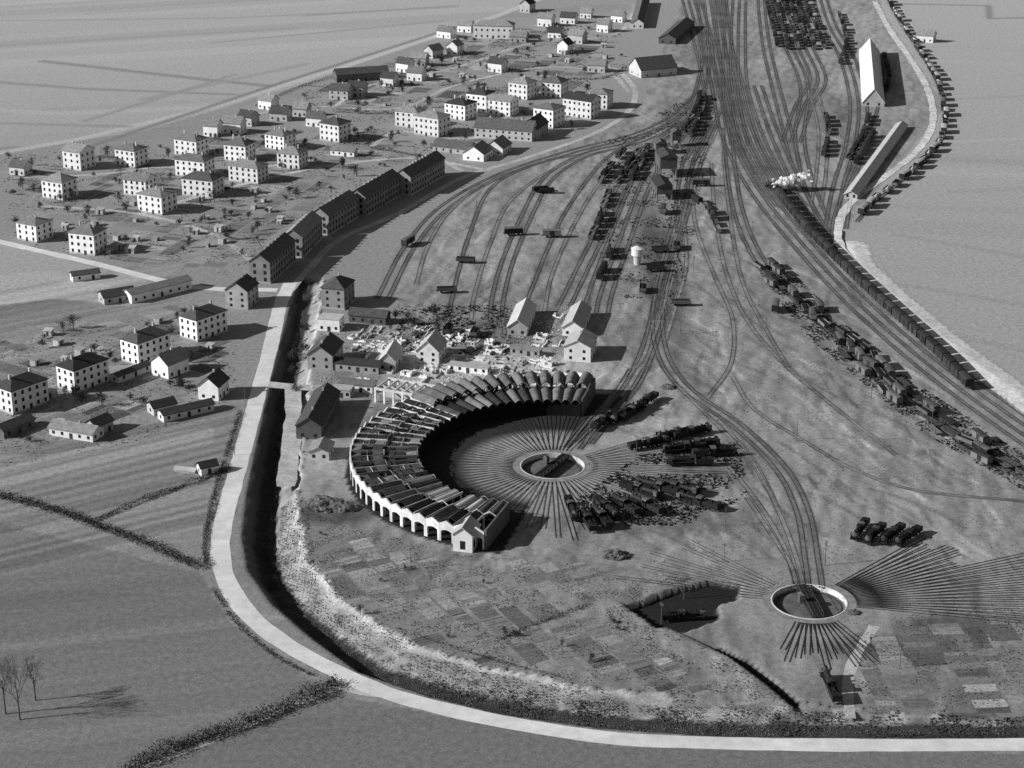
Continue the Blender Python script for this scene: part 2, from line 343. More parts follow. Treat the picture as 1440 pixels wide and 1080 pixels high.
idx=np.arange(nx*ny).reshape(ny,nx); q=np.stack([idx[:-1,:-1],idx[:-1,1:],idx[1:,1:],idx[1:,:-1]],-1).reshape(-1,4)
me=bpy.data.meshes.new('ground'); me.vertices.add(len(co)); me.vertices.foreach_set('co',co.ravel())
me.loops.add(q.size); me.loops.foreach_set('vertex_index',q.ravel().astype(np.int32)); me.polygons.add(len(q))
me.polygons.foreach_set('loop_start',np.arange(0,q.size,4,dtype=np.int32)); me.update(calc_edges=True)
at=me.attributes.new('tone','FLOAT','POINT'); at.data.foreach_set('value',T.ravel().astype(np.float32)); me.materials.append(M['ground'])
me.polygons.foreach_set('use_smooth',np.ones(len(q),bool))
g=ob('ground',me); tag(g,None,None,kind='structure')
def hz(x,y):
    i=min(max(np.searchsorted(xs,x),0),nx-1); j=min(max(np.searchsorted(ys,y),0),ny-1); return float(Z[j,i])
# ---------------- roads
def road(name,pts,w,z,m='road',jit=.35):
    p=smooth(GP(pts),3); o=ribbon(MB(),p,w,z,jit).build(name,M[m]); o['kind']='structure'; return p
mainroad=road('road',[(1560,1047),(1440,1047),(1250,1048),(1100,1047),(980,1044),(870,1039),(760,1024),(650,1003),(545,975),(475,945),(412,912),(362,876),(330,838),(312,795),(312,745),(330,675),(348,610),(364,550),(380,490),(394,430),(408,398)],6.0,.03)
road('road',[(395,425),(440,372),(480,335),(560,300),(650,250),(740,222),(830,190),(880,160),(893,128),(870,100),(850,92)],3.6,.022,'lane')
road('road',[(-120,312),(0,340),(130,370),(270,403),(390,408)],5.2,.026,'road')
road('path',[(372,540),(430,545),(520,548),(560,552)],6,.018,'lane')
road('path',[(412,545),(412,600),(406,650),(402,684)],6.5,.014,'lane',.8)
for pts in ([(200,300),(330,262),(470,232),(600,222),(650,240)],[(520,208),(560,185),(640,195),(700,190)],[(360,160),(440,150),(560,152),(640,120),(760,95),(860,100)],
            [(60,290),(190,300),(300,330),(370,380)],[(20,250),(140,245),(230,235),(320,240),(440,225)],[(470,150),(520,120),(640,95),(750,60),(860,50),(890,20)],[(610,225),(690,240)],[(600,222),(560,260),(470,290)],[(860,100),(885,130)]):
    road('path',pts,3.2,.020+random.random()*.006,'lane',.5)
road('path',[(478,950),(470,968),(430,985),(330,1028),(180,1088)],2.0,.012,'lane',.6)
road('path',[(475,960),(500,968),(560,978)],5,.016,'lane',.6)
road('path',[(1230,2),(1250,40),(1278,80),(1302,120),(1312,155),(1308,185),(1284,218),(1240,252),(1200,282),(1183,305),(1178,330)],4.2,.13,'lane_pale',.8)
road('path',[(1178,325),(1180,345),(1196,368),(1222,395)],4.2,.9,'lane_pale',.8)
road('path',[(1196,1010),(1192,960),(1205,920),(1230,880)],3.2,.012,'lane',.8)
# ---------------- garden plots
def in1(x,y,P):
    c=False; n=len(P)
    for i in range(n):
        x1,y1=P[i]; x2,y2=P[(i+1)%n]
        if (y1>y)!=(y2>y) and x<(x2-x1)*(y-y1)/(y2-y1)+x1: c=not c
    return c
def plots(px,rot,a0,a1,lo,hi,z,fill=.85):
    P=GP(px); cx=sum(p[0] for p in P)/len(P); cy=sum(p[1] for p in P)/len(P); k,q=math.cos(rot),math.sin(rot)
    vs=[];fs=[];tn=[]; x=-150
    while x<150:
        w=random.uniform(a0,a1); y=-150+random.random()*8
        while y<150:
            h=random.uniform(a0*.8,a1*1.6)
            if random.random()<fill:
                nsub=random.choice((2,3,4,5,6,9)); base=random.uniform(lo,hi); br=random.choice((.1,.25,.45))
                for s_ in range(nsub):
                    y0=y+h*s_/nsub+.06; y1=y+h*(s_+1)/nsub-.06
                    cs=[(x+.3,y0),(x+w-.3,y0),(x+w-.3,y1),(x+.3,y1)]
                    cs=[(cx+a*k-b*q+random.uniform(-.2,.2),cy+a*q+b*k+random.uniform(-.2,.2)) for a,b in cs]
                    if all(in1(a,b,P) for a,b in cs) and all(abs(hz(a,b))<.02 for a,b in cs):
                        n=len(vs); vs+=[(a,b,z) for a,b in cs]; fs.append((n,n+1,n+2,n+3)); tn.append(base*random.uniform(1-br,1+br))
            y+=h+random.choice((0,.3,1))
        x+=w+random.choice((.2,.3,1.2))
    me=bpy.data.meshes.new('plots'); me.from_pydata(vs,[],fs); me.materials.append(M['plots'])
    at=me.attributes.new('tone','FLOAT','FACE'); at.data.foreach_set('value',tn)
    o=ob('garden_ground',me); o['kind']='structure'
plots([(430,735),(520,745),(640,785),(790,785),(900,800),(985,812),(868,846),(900,872),(990,918),(1085,985),(1000,992),(850,978),(700,952),(560,922),(450,870)],R(28),4,10,.12,.31,.012,.8)
plots([(1200,885),(1440,865),(1500,1005),(1210,1008)],R(4),5,12,.11,.28,.012)
plots([(10,300),(200,290),(340,265),(560,230),(430,300),(350,370),(250,392),(30,335)],R(-18),6,14,.14,.33,.008,.75)
plots([(0,240),(200,205),(400,180),(560,190),(600,225),(350,270),(60,295)],R(-18),6,14,.13,.33,.007,.7)
plots([(420,120),(700,40),(860,30),(870,95),(830,130),(600,150),(470,160)],R(-18),7,16,.14,.36,.008,.7)
plots([(60,460),(250,425),(330,440),(325,520),(200,600),(20,640),(-60,500)],R(54),5,12,.13,.32,.008,.7)
plots([(600,520),(700,485),(800,510),(820,535),(640,545)],R(20),3,6,.2,.6,.008,.7)
# ---------------- build the tracks
def track(p,i,label,group,bedm='bed',zb=.03,w=2.3,rw=.14,st=.0008):
    z=zb+st*i; c=p[len(p)//2]
    e=empty('railway_track',(c[0],c[1],0),0,label,'track',group)
    q=[(a[0]-c[0],a[1]-c[1]) for a in p]
    if bedm: ribbon(MB(),q,w,z,.3).build('track_bed',M[bedm],e)
    for s in (-.75,.75): bar(MB(),offs(q,s),rw,z-.02,z+.06).build('rail',M['rail'],e)
for i,(p,l,g_,bm_) in enumerate(TR): track(p,i,l,g_,bm_,rw=.14 if bm_=='bed' else .11)
def radial(c,ang,r0,r1,i,label,group,bm='bed_pale',rw=.13,w=1.9):
    a=R(ang); p=[(c[0]+r*math.cos(a),c[1]+r*math.sin(a)) for r in np.linspace(r0,r1,8)]; track(p,i,label,group,bm,.1,w,rw)
k=0
for a in np.arange(77.2,250,4.5): radial(C1,a,13.6,48,k,'radial track between the turntable and the roundhouse stalls','radial tracks of the roundhouse',None,.14); k+=1
for a in np.arange(-105,72,5.2):
    if 40<a<62: continue
    radial(C1,a,13.6,random.uniform(46,60),k,'open air radial track right of the upper turntable','open air radial tracks of the upper turntable',None,.15); k+=1
k=0
for a in list(np.arange(-12,46,2.75)): radial(C2,a,13.6,random.uniform(76,84) if a<26 else random.uniform(52,66),k,'long radial track fanning right from the lower turntable','right fan of the lower turntable',None,.19); k+=1
for a in np.arange(-112,-62,4.2): radial(C2,a,13.6,random.uniform(30,42),k,'radial track running down from the lower turntable','lower fan of the lower turntable',None,.17); k+=1
for a in np.arange(128,172,5.2): radial(C2,a,13.6,random.uniform(35,66),k,'faint radial track left of the lower turntable','left fan of the lower turntable',None,.11); k+=1
# ---------------- turntables
def turntable(c,ang,label):
    t=empty('turntable',(c[0],c[1],0),0,label,'turntable'); n=64; t.scale=(.88,.88,1)
    def ring(r0,r1,z0,z1):
        m=MB(); vs=[];fs=[]
        for i in range(n):
            a=2*PI*i/n; x,y=math.cos(a),math.sin(a)
            vs+=[(r0*x,r0*y,z0),(r0*x,r0*y,z1),(r1*x,r1*y,z1),(r1*x,r1*y,z0)]
        for i in range(n):
            j=(i+1)%n
            for q_ in ((0,1),(1,2),(2,3),(3,0)): fs.append((4*i+q_[0],4*j+q_[0],4*j+q_[1],4*i+q_[1]))
        m.add(vs,fs); return m
    ring(12.2,12.6,-1.9,.12).build('pit_wall',M['concrete'],t)
    ring(12.61,15.4,-.5,.018).build('apron',M['concrete_d'],t)
    ring(10.6,10.8,-1.6,-1.4).build('circular_rail',M['rail'],t)
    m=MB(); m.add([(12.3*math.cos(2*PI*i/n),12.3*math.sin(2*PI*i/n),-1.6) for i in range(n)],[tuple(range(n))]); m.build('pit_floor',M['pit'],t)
    b=empty('bridge',(0,0),0,None,None); b.parent=t; KIDS.setdefault(t.name,[]).append(b); b.rotation_euler=(0,0,ang)
    g=MB()
    for s in (-1,1):
        vs=[]; xs_=np.linspace(-11.9,11.9,13)
        for yy in (s*1.35-.12,s*1.35+.12):
            vs+=[(x,yy,.3) for x in xs_]+[(x,yy,-.35-1.0*(1-(x/11.9)**2)) for x in xs_]
        nn=13; fs=[]
        for i in range(nn-1):
            fs+=[(i,i+1,nn+i+1,nn+i),(2*nn+i,3*nn+i,3*nn+i+1,2*nn+i+1),(i,2*nn+i,2*nn+i+1,i+1),(nn+i,nn+i+1,3*nn+i+1,3*nn+i)]
        g.add(vs,fs)
    g.build('girder',M['under'],b)
    MB().box(-11.8,11.8,-1.9,1.9,.305,.42).build('deck',M['wagon_dk'],b)
    for s in (-.75,.75): MB().box(-11.8,11.8,s-.08,s+.08,.425,.56).build('rail',M['rail'],b)
    for s in (-1.85,1.85):
        h=MB()
        for x in np.linspace(-11.4,11.4,9): h.box(x-.05,x+.05,s-.05,s+.05,.42,1.5)
        h.box(-11.45,11.45,s-.04,s+.04,1.5,1.58).build('handrail',M['wood'],b)
    hut=MB().box(-1.1,1.1,1.95,3.6,.0,2.6); hut.add([(-1.3,1.9,2.62),(1.3,1.9,2.62),(1.3,3.8,2.62),(-1.3,3.8,2.62),(0,2.8,3.3)],[(0,1,4),(1,2,4),(2,3,4),(3,0,4),(3,2,1,0)]); hut.build('control_hut',M['wood'],b)
turntable(C1,R(62),'upper turntable with a dark bridge inside the horseshoe roundhouse')
turntable(C2,R(96),'lower turntable with pale pit rim amid fanning tracks')
# ---------------- roundhouse
RH=empty('roundhouse',(C1[0],C1[1],0),0,'horseshoe roundhouse of arched concrete bays curving round the upper turntable','roundhouse'); RH.scale=(1,1,.8)
def pol(r,a,z): return (r*math.cos(a),r*math.sin(a),z)
NST=40; DA=R(175/40); A0=R(76); RI,RM,RO=46.0,57.0,68.0
fl=MB(); vs=[];n=80
for i in range(n+1):
    a=A0+DA*NST*i/n; vs+=[pol(RI,a,.02),pol(RO,a,.02)]
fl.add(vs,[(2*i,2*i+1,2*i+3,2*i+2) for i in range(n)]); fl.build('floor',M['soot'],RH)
def prof(s,tri,power=1.0): return (1-abs(2*s-1)) if tri else math.sin(PI*s)**power
def vault(r0,r1,a0,a1,z0,rise,name,m,thick=.25,power=1.0,drop=0,tri=False):
    b=MB(); vs=[]; K=10
    for i in range(K+1):
        s=i/K; a=a0+(a1-a0)*s; z=z0+rise*prof(s,tri,power)
        vs+=[pol(r0,a,z-drop),pol(r1,a,z),pol(r1,a,z-thick),pol(r0,a,z-drop-thick)]
    fs=[]
    for i in range(K):
        for k_ in range(4): fs.append((4*i+k_,4*i+(k_+1)%4,4*i+4+(k_+1)%4,4*i+4+k_))
    fs+=[(0,1,2,3),(4*K+3,4*K+2,4*K+1,4*K)]
    b.add(vs,fs); return b.build(name,m,RH)
def bay(r,a0,a1,z1,rise,m,low=2.3,tri=False):
    am=(a0+a1)/2; hw=r*(a1-a0)/2-.02; ow=hw-.6; K=10; b=MB(); vin=[(-ow,0)];vout=[(-hw,0)]
    for i in range(K+1):
        s=i/K; x=-ow+2*ow*s; vin.append((x,z1-low+.7*math.sin(PI*s))); x=-hw+2*hw*s; vout.append((x,z1+rise*prof(s,tri)))
    vin.append((ow,0)); vout.append((hw,0)); k,q=math.cos(am),math.sin(am); vs=[]
    for (xi,zi),(xo,zo) in zip(vin,vout):
        for x,z,dr in ((xi,zi,0),(xo,zo,0),(xo,zo,.45),(xi,zi,.45)): vs.append(((r+dr)*k+x*q,(r+dr)*q-x*k,z))
    fs=[]
    for i in range(len(vin)-1):
        for j in range(4): fs.append((4*i+j,4*i+(j+1)%4,4*i+4+(j+1)%4,4*i+4+j))
    b.add(vs,fs); return b.build('arched_bay',m,RH)
for i in range(NST):
    a0=A0+DA*i; a1=a0+DA; deg=math.degrees(a0); g_=R(.12); am=(a0+a1)/2
    roofed=deg<136; low=deg>206
    if roofed:
        vault(RM+.3,RO+.6,a0+g_,a1-g_,8.4+random.uniform(-.15,.15),2.5,'outer_roof',M['vault'],.25,.8); vault(RI-1.2,RM-.2,a0+g_,a1-g_,6.9,1.5,'inner_roof',M['vault'] if random.random()<.6 else M['vault_d'],.25,.8)
        MB().box(RM-.15,RM-.02,-RM*DA/2+.2,RM*DA/2-.2,6.5,8.5,am).build('clerestory',M['window'],RH)
        vault(RM-.0,RM+.28,a0+g_*.5,a1-g_*.5,8.45,2.52,'arch_rib',M['ribd'] if random.random()<.5 else M['vault_d'],.5,.8)
    elif low:
        t_=random.random()
        if random.random()<.8: vault(RM+random.uniform(.3,2),RO-random.uniform(.1,2.5),a0+g_*3,a1-g_*3,7.8+random.uniform(-.3,.2),1.5,'outer_roof',M['vault_d'],tri=True)
        if random.random()<.9: vault(RI-.6+random.uniform(0,1.5),RM-.2-random.uniform(0,2),a0+g_*3,a1-g_*3,6.8+random.uniform(-.2,.2),1.2,'inner_roof',M['roofp'] if t_<.22 else (M['vault'] if t_<.45 else M['vault_d']))
        if random.random()<.5: vault(RI-1.0,RI-.75,a0+g_*.5,a1-g_*.5,7.0,1.25,'arch_rib',M['ribd'],.35)
        if random.random()<.8: vault(RM-.15,RM+.12,a0+g_*.5,a1-g_*.5,8.0,1.6,'arch_rib',M['rib'] if random.random()<.6 else M['ribd'],.3,tri=True)
    else:
        for (r0,r1) in ((RI,RI+3.4),(RI+3.7,RI+7.2),(RI+7.5,RM-.3),(RM+.4,RM+3.8),(RM+4.1,RM+7.4),(RM+7.7,RO-.1)):
            if random.random()<.88:
                zz=6.9+random.random()*.5+(.7 if r0>RM else 0); b=MB(); t1,t2=random.uniform(-.4,.4),random.uniform(-.4,.4)
                b.add([pol(r0,a0+R(.3),zz+t1),pol(r1,a0+R(.3),zz-t1),pol(r1,a1-R(.3),zz+t2),pol(r0,a1-R(.3),zz-t2)],[(0,1,2,3)])
                b.build('roof_panel',M['vault_d'] if random.random()<.9 else M['ribd'],RH)
        for r0,z0 in ((RI-.4,7.4),(RI+5.5,7.2),(RM-.2,8.1),(RM+5.4,7.9)):
            if random.random()<.55: vault(r0,r0+random.uniform(.12,.35),a0+g_*.5,a1-g_*.5,z0+random.uniform(-.2,.3),random.uniform(.1,.7),'cross_beam',M['rib'] if random.random()<.5 else M['ribd'],.25)
    bay(RO,a0,a1,8.2 if roofed else 7.4,2.2 if roofed else 1.6,M['concrete'],3.0,tri=not roofed)
    MB().box(RI-.5,RI-.3,-RI*DA/2+.1,RI*DA/2-.1,.02,6.6,am).build('stall_shade_panel',M['stall'],RH)  # black panel added in each bay for the shaded stall interior
for i in range(NST+1):
    a=A0+DA*i; deg=math.degrees(a); b=MB(); sk=deg>=136
    for r in (RI,RM,RO-.7): b.box(r-.25,r+.3,-.2,.2,0,6.4 if r<RM else 7.1,a)
    wd=.2 if not sk else random.uniform(.05,.14)
    for (r0,r1,z) in ((RI-.8,RM-.2,6.9),(RM-.3,RO-.05,7.6)): b.box(r0,r1,-wd,wd,z-.7,z+(.0 if not sk else random.uniform(.3,.6)),a)
    b.build('radial_frame',(M['rib'] if random.random()<.6 else M['ribd']) if sk else M['vault_d'],RH)
for a in (A0-R(.35),A0+DA*NST+R(.35)):
    MB().box(RI,RO+.3,-.3,.3,0,8.4,a).build('end_wall',M['walld'],RH)
# ---------------- houses
WM={}
def winmesh(w,h):
    if (w,h) not in WM: WM[(w,h)]=MB().box(-w/2,w/2,-.05,.05,0,h).mesh('window',M['window'])
    return WM[(w,h)]
SP=[]
def house(u,v,rot,w,d,h,rh,kind,label,cat='apartment block',name='apartment_block',wall='wallw',roof='rooft',st=3,nw=4,nd=3,chim=2,group=None,world=None,win=(1.1,1.45),door=True):
    x,y=world if world else G(u,v); SP.append((x,y,max(w,d)*.6))
    t=empty(name,(x,y,0),rot,label,cat,group); W,D=w/2,d/2
    m=MB()
    if kind=='gable':
        m.add([(-W,-D,-.3),(W,-D,-.3),(W,D,-.3),(-W,D,-.3),(-W,-D,h),(W,-D,h),(W,D,h),(-W,D,h),(-W,0,h+rh),(W,0,h+rh)],[(0,1,5,4),(2,3,7,6),(1,2,6,9,5),(3,0,4,8,7),(4,5,9,8),(6,7,8,9)])
    else: m.box(-W,W,-D,D,-.3,h)
    m.build('wall',M[wall],t)
    r=MB(); o=.45
    if kind=='hip':
        rl=max(W-D*.9,.6) if W>=D else .3
        r.add([(-W-o,-D-o,h),(W+o,-D-o,h),(W+o,D+o,h),(-W-o,D+o,h),(-W-o,-D-o,h+.25),(W+o,-D-o,h+.25),(W+o,D+o,h+.25),(-W-o,D+o,h+.25),(-rl,0,h+rh),(rl,0,h+rh)],
              [(3,2,1,0),(0,1,5,4),(1,2,6,5),(2,3,7,6),(3,0,4,7),(4,5,9,8),(5,6,9),(6,7,8,9),(7,4,8)])
    elif kind=='gable':
        for s in (-1,1):
            a=(s*(D+o),h-o*rh/D+.02); b=(0,h+rh+.02)
            vs=[(xx,yy,zz+dz) for xx in (-W-o,W+o) for yy,zz in (a,b) for dz in (.0,.28)]
            r.add(vs,[(0,1,3,2),(4,6,7,5),(0,4,5,1),(2,3,7,6),(1,5,7,3),(0,2,6,4)])
    else:
        r.box(-W-.2,W+.2,-D-.2,D+.2,h+.003,h+.35)
    ro=r.build('roof',M[roof],t)
    for i in range(chim):
        cx=(-W*.55+i*(1.1*W/max(chim-1,1))) if chim>1 else W*.2
        MB().box(cx-.4,cx+.4,-.35,.35,h+rh*.55,h+rh+1.1).build('chimney',M['wallg'],ro)
    if st>=3: MB().box(-W-.06,W+.06,-D-.06,D+.06,.0,.75).build('plinth',M['wallg'],t)
    wm=winmesh(*win)
    for s in range(st):
        z=.9+s*(h-.3)/st
        for k_ in range(nw):
            cx=-W+w*(k_+.5)/nw
            for sg in (-1,1):
                if sg==-1 and s==0 and k_==nw//2 and door:
                    MB().box(cx-.6,cx+.6,-D-.12,-D-.063,0.0,2.1).build('door',M['door'],t); continue
                if sg==1 and abs(math.degrees(rot))<50: continue
                q_=ob('window',wm,t); q_.location=(cx,sg*(D+.03),z)
        for k_ in range(nd):
            cy=-D+d*(k_+.5)/nd
            for sg in (-1,1):
                q_=ob('window',wm,t); q_.location=(sg*(W+.03),cy,z); q_.rotation_euler=(0,0,PI/2)
    return t
r20=R(-26)
B=[(112,235,'hipped white block above the leftmost square block of the estate'),(186,231,'white hipped block in the back row between its left neighbour and a garden'),(270,217,'hipped block at the back beside the small cottages'),
(198,272,'pale block in the middle row left of a taller white pair'),(85,276,'leftmost square white block of the estate with bare facade'),(222,296,'front white block of the middle cluster, nearest the gardens'),
(275,246,'small white block behind the paired front blocks'),(286,273,'white block standing right of the cluster front block'),(338,224,'pale hipped block in the second row from the back'),
(350,253,'white block right of the cluster with dark roof'),(395,208,'pale block behind the right end of the estate row'),(412,234,'right end block of the estate row near the lane'),
(50,335,'corner block beside the side road at the left'),(125,353,'block nearest the side road junction, right of the corner block'),(472,196,'lone white block between two lanes'),
(578,176,'white block at the left of the upper cluster'),(608,188,'front left white block of the upper cluster'),(648,165,'block behind the front left of the upper cluster'),(676,155,'pale block in the middle of the upper cluster'),
(708,160,'long white block in the middle of the upper cluster'),(735,137,'white block at the back of the upper cluster'),(780,134,'second white block at the back of the upper cluster'),(772,176,'front right white block of the upper cluster'),
(818,163,'tall pale block near the station road'),(843,150,'rightmost block of the upper cluster')]
for i,(u,v,l) in enumerate(B):
    sc=1.0 if v>200 else 1.1
    w_=random.choice((12,13,15,17.5))*sc
    house(u,v,r20+R(random.uniform(-8,8)),w_,random.uniform(10.5,12)*sc,random.choice((8.2,9,9.8))*sc,random.uniform(2.2,3.4),'hip' if random.random()<.8 else 'gable',l,nw=int(w_/3.2),chim=random.choice((1,2,3)),roof=random.choice(('rooft','rooft','roofd')))
for u,v,l in [(32,570,'leftmost three-storey house block in the lower left row'),(118,541,'second house block of the lower left row'),(206,503,'third house block of the lower left row with gabled end'),(287,470,'last house block of the lower left row nearest the road')]:
    house(u,v,R(52),16.5,10,9,3.2,'hip',l,nw=5,roof='roofd')
ter=[((366,398),(402,366)),((412,362),(440,334)),((450,330),(492,304)),((502,303),(552,273)),((566,274),(614,246))]
tl=['nearest terrace of the dark row by the road junction','second terrace of the dark row','third terrace of the dark row','fourth terrace of the dark row','farthest terrace of the dark row beside the sidings']
for (a,b),l in zip(ter,tl):
    A=G(*a); Bq=G(*b); L_=math.hypot(Bq[0]-A[0],Bq[1]-A[1]); house(0,0,math.atan2(Bq[1]-A[1],Bq[0]-A[0]),L_,9.5,9.6,3.4,'gable',l,'terrace','terraced_houses',wall='wallt',roof='rooft',nw=int(L_/3.2),nd=2,chim=int(L_/6),world=((A[0]+Bq[0])/2,(A[1]+Bq[1])/2),win=(1.2,1.7))
def cot(u,v,rot,w,d,h,rh,label,kind='gable',cat='house',name='house',wall='wallw',roof='rooft',st=1,nw=3,nd=2,chim=1,win=(1.0,1.2)): return house(u,v,R(rot),w,d,h,rh,kind,label,cat,name,wall,roof,st,nw,nd,chim,None,None,win)
cot(30,244,-20,9,8,4.5,2.8,'small gabled cottage at the left edge of the estate')
for u,v,l in [(300,190,'small cottage behind the back row of blocks'),(330,186,'cottage right of another cottage at the field edge'),(378,152,'lone cottage by the field edge'),(395,168,'white gabled cottage at the head of the lane'),(425,162,'gabled cottage right of the white gabled cottage'),
    (445,176,'low cottage left of the lone white block'),(548,120,'white cottage in the upper village'),(586,112,'cottage right of the upper white cottage'),(590,92,'cottage behind the village lane'),(640,76,'two-window house below the large schoolhouse'),(570,100,'dark roofed cottage in the upper village'),
    (628,52,'cottage left of the large schoolhouse'),(795,74,'cottage between the upper lanes'),(768,36,'white cottage near the top edge'),(800,32,'low cottage near the top edge'),(850,44,'cottage by the bend of the upper lane'),(825,24,'cottage at the top by the station road'),(742,16,'tiny cottage by the top field'),(840,100,'small station cottage near the curve'),(1302,58,'isolated small house in the right field'),
    (655,44,'small cottage above the schoolhouse'),(730,58,'cottage right of the schoolhouse'),(782,52,'narrow cottage behind the upper lane'),(812,60,'cottage beside two others near the station road'),(700,100,'cottage behind the upper cluster'),(610,80,'cottage at the village edge'),(350,175,'small cottage at the back of the estate'),(870,30,'small cottage left of the station building')]:
    cot(u,v,-20+random.uniform(-12,6)+random.choice((0,0,80)),random.uniform(8,12),8,random.uniform(4,6.5),3.2,l,wall=random.choice(('wallw','wallw','wallg')),roof=random.choice(('rooft','rooft','roofd')))
house(695,52,r20+R(18),28,12,9,3.2,'hip','large long hipped schoolhouse near the top of the village','school','schoolhouse',st=2,nw=7,nd=2)
cot(508,112,18,34,9,5,3,'long dark warehouse above the village','gable','warehouse','warehouse','walld','roofd',1,8,2,0)
cot(480,138,-15,12,10,6,3,'dark roofed house left of the warehouse',wall='wallg',roof='roofd',st=2)
cot(503,134,-15,10,9,6,3,'narrow dark roofed house below the warehouse',wall='wallg',roof='roofd',st=2)
cot(712,193,-18,34,12,6,4.5,'long broad roofed hall with dormers below the upper cluster','gable','hall','village_hall','wallg','rooft',2,9,3,3)
cot(750,190,70,20,11,6,4.5,'cross wing building right of the long broad roofed hall','gable','hall','village_hall','wallg','roofd',2,5,3,2)
cot(640,212,-25,22,11,3,3,'low hall with grey roof beside the village lane','gable','hall','low_hall','wallg','rooft',1,5,2,0)
cot(672,222,70,14,12,4,4,'pale gabled market hall below the broad roofed hall','gable','hall','low_hall','wallw','rooft',1,4,2,0)
cot(700,214,70,14,11,4,4,'second pale gabled hall right of the market hall','gable','hall','low_hall','wallw','rooft',1,4,2,0)
cot(484,218,-20,14,5,3,1.5,'low garage row below the lone white block','gable','garage','garage_row','wallw','rooft',1,4,1,0)
cot(240,524,54,11,9,5.5,3.4,'grey gabled house behind the crossing lane')
cot(301,556,75,10,8,5.5,3.4,'white gabled house beside the main road bend',roof='roofd')
cot(262,583,35,20,5,2.8,1.2,'long low shed with pale front near the road','gable','shed','shed','wallw','roofd',1,5,1,0)
cot(228,578,35,9,6,3,1.6,'short dark shed left of the long low shed','gable','shed','shed','wallg','roofd',1,2,1,0)
cot(108,612,-22,18,7,3,1.8,'low white farm building at the left field edge','gable','farm building','farm_building','wallw','rooft',1,5,2,1)
cot(140,606,54,8,6,3.6,2,'gabled barn right of the low white farm building','gable','barn','barn','wallg','roofd',1,2,1,0)
cot(20,606,54,14,6,3,1.6,'low dark outbuilding at the left edge','gable','outbuilding','outbuilding','walld','roofd',1,3,1,0)
cot(186,528,54,18,4,2.6,1,'narrow garden shed row between the house blocks','gable','shed','shed','wallg','roofd',1,3,1,0)
cot(165,422,30,14,8,3.2,2,'dark roofed shed left of the long white shed','gable','shed','shed','wallg','roofd',1,3,1,0)
cot(222,414,42,30,7,4,1.4,'long white walled shed by the side road','gable','shed','long_shed','wallw','rooft',1,7,1,0)
cot(120,392,25,12,5,2.8,1.2,'small white hut in the field by the side road','gable','hut','hut','wallw','roofd',1,2,1,0)
cot(292,664,30,6,4,2.8,1.4,'tiny white shed in the hedged field','gable','shed','shed','wallw','roofd',1,1,1,0)
cot(262,662,-15,7,3,.7,.5,'low cold frame left of the tiny white shed','gable','cold frame','cold_frame','wallw','roofp',1,0,0,0)
cot(341,428,75,12,10,8,3.5,'dark gable ended house at the road junction',wall='wallt',roof='roofd',st=3)
cot(476,428,75,13,10,9,3.5,'tall dark house at the head of the depot',kind='hip',wall='wallt',roof='roofd',st=3)
cot(466,462,-12,9,7,5,.3,'white cube shaped store below the tall dark house',kind='flat',cat='store',name='store_building',wall='wallw',roof='roofp',chim=0)
cot(458,510,80,16,10,6,3.6,'grey gabled depot office beside the ditch',cat='office',name='depot_office',wall='wallg',roof='roofd',st=2,chim=2)
cot(550,512,82,15,6.5,4,3.2,'narrow shed with bright roof slope in the depot yard',cat='shed',name='workshop',wall='wallg',roof='roofp',chim=0)
cot(607,503,78,13,9,5,4.2,'broad gabled house with bright roof slope in the depot yard',wall='wallw',roof='roofp',st=2)
cot(734,456,82,28,8,3.6,3,'pale roofed low shed at the end of the middle sidings',cat='shed',name='workshop',wall='wallg',roof='roofp',chim=0,nw=6)
cot(811,458,80,26,8,3.6,2.8,'long low pale roofed workshop, upper half of the joined pair',cat='workshop',name='workshop',wall='wallw',roof='roofp',chim=0,nw=6)
cot(816,500,78,14,10.5,6,2.6,'two-storey pale roofed workshop at the head of the roundhouse',cat='workshop',name='workshop',wall='wallw',roof='roofp',st=2,chim=1)
cot(448,592,84,34,9,5,3,'long dark roofed store between ditch and roundhouse',cat='store',name='store_building',wall='walld',roof='roofd',nw=8,chim=2)
cot(452,640,84,9,7,3,1.6,'small shed at the near end of the long dark store',cat='shed',name='shed',wall='wallg',roof='rooft',chim=0)
cot(482,556,-10,7,5,3,.3,'small flat hut beside the yard entrance',kind='flat',cat='hut',name='hut',wall='wallg',roof='roofp',chim=0)
cot(500,520,-14,20,5,3.2,1.4,'low dark roofed lean-to row right of the depot office',cat='shed',name='shed',wall='wallg',roof='roofd',chim=0,nw=6)
cot(505,548,-14,12,5,3,1.2,'low pale hut row at the yard entrance',cat='hut',name='hut',wall='wallw',roof='rooft',chim=0,nw=4)
cot(520,452,-16,16,6,3.4,2,'dark shed beside the tall dark house',cat='shed',name='shed',wall='walld',roof='roofd',chim=0,nw=4)
cot(660,522,-18,16,4,2.4,.3,'low flat building in the rubble left of the two-storey workshop',kind='flat',cat='store',name='store_building',wall='wallw',roof='roofp',chim=0,nw=5)
cot(740,498,-18,12,4,2.4,.3,'low flat ruin beside the long low workshop',kind='flat',cat='store',name='store_building',wall='wallg',roof='rooft',chim=0,nw=4)
cot(918,104,24,26,17,5,6.5,'large dark gabled engine shed near the throat',cat='engine shed',name='engine_shed',wall='wallg',roof='roofd',chim=0)
cot(936,98,24,12,9,4,.3,'flat annex right of the large dark engine shed',kind='flat',cat='annex',name='annex',wall='wallg',roof='rooft',chim=0)
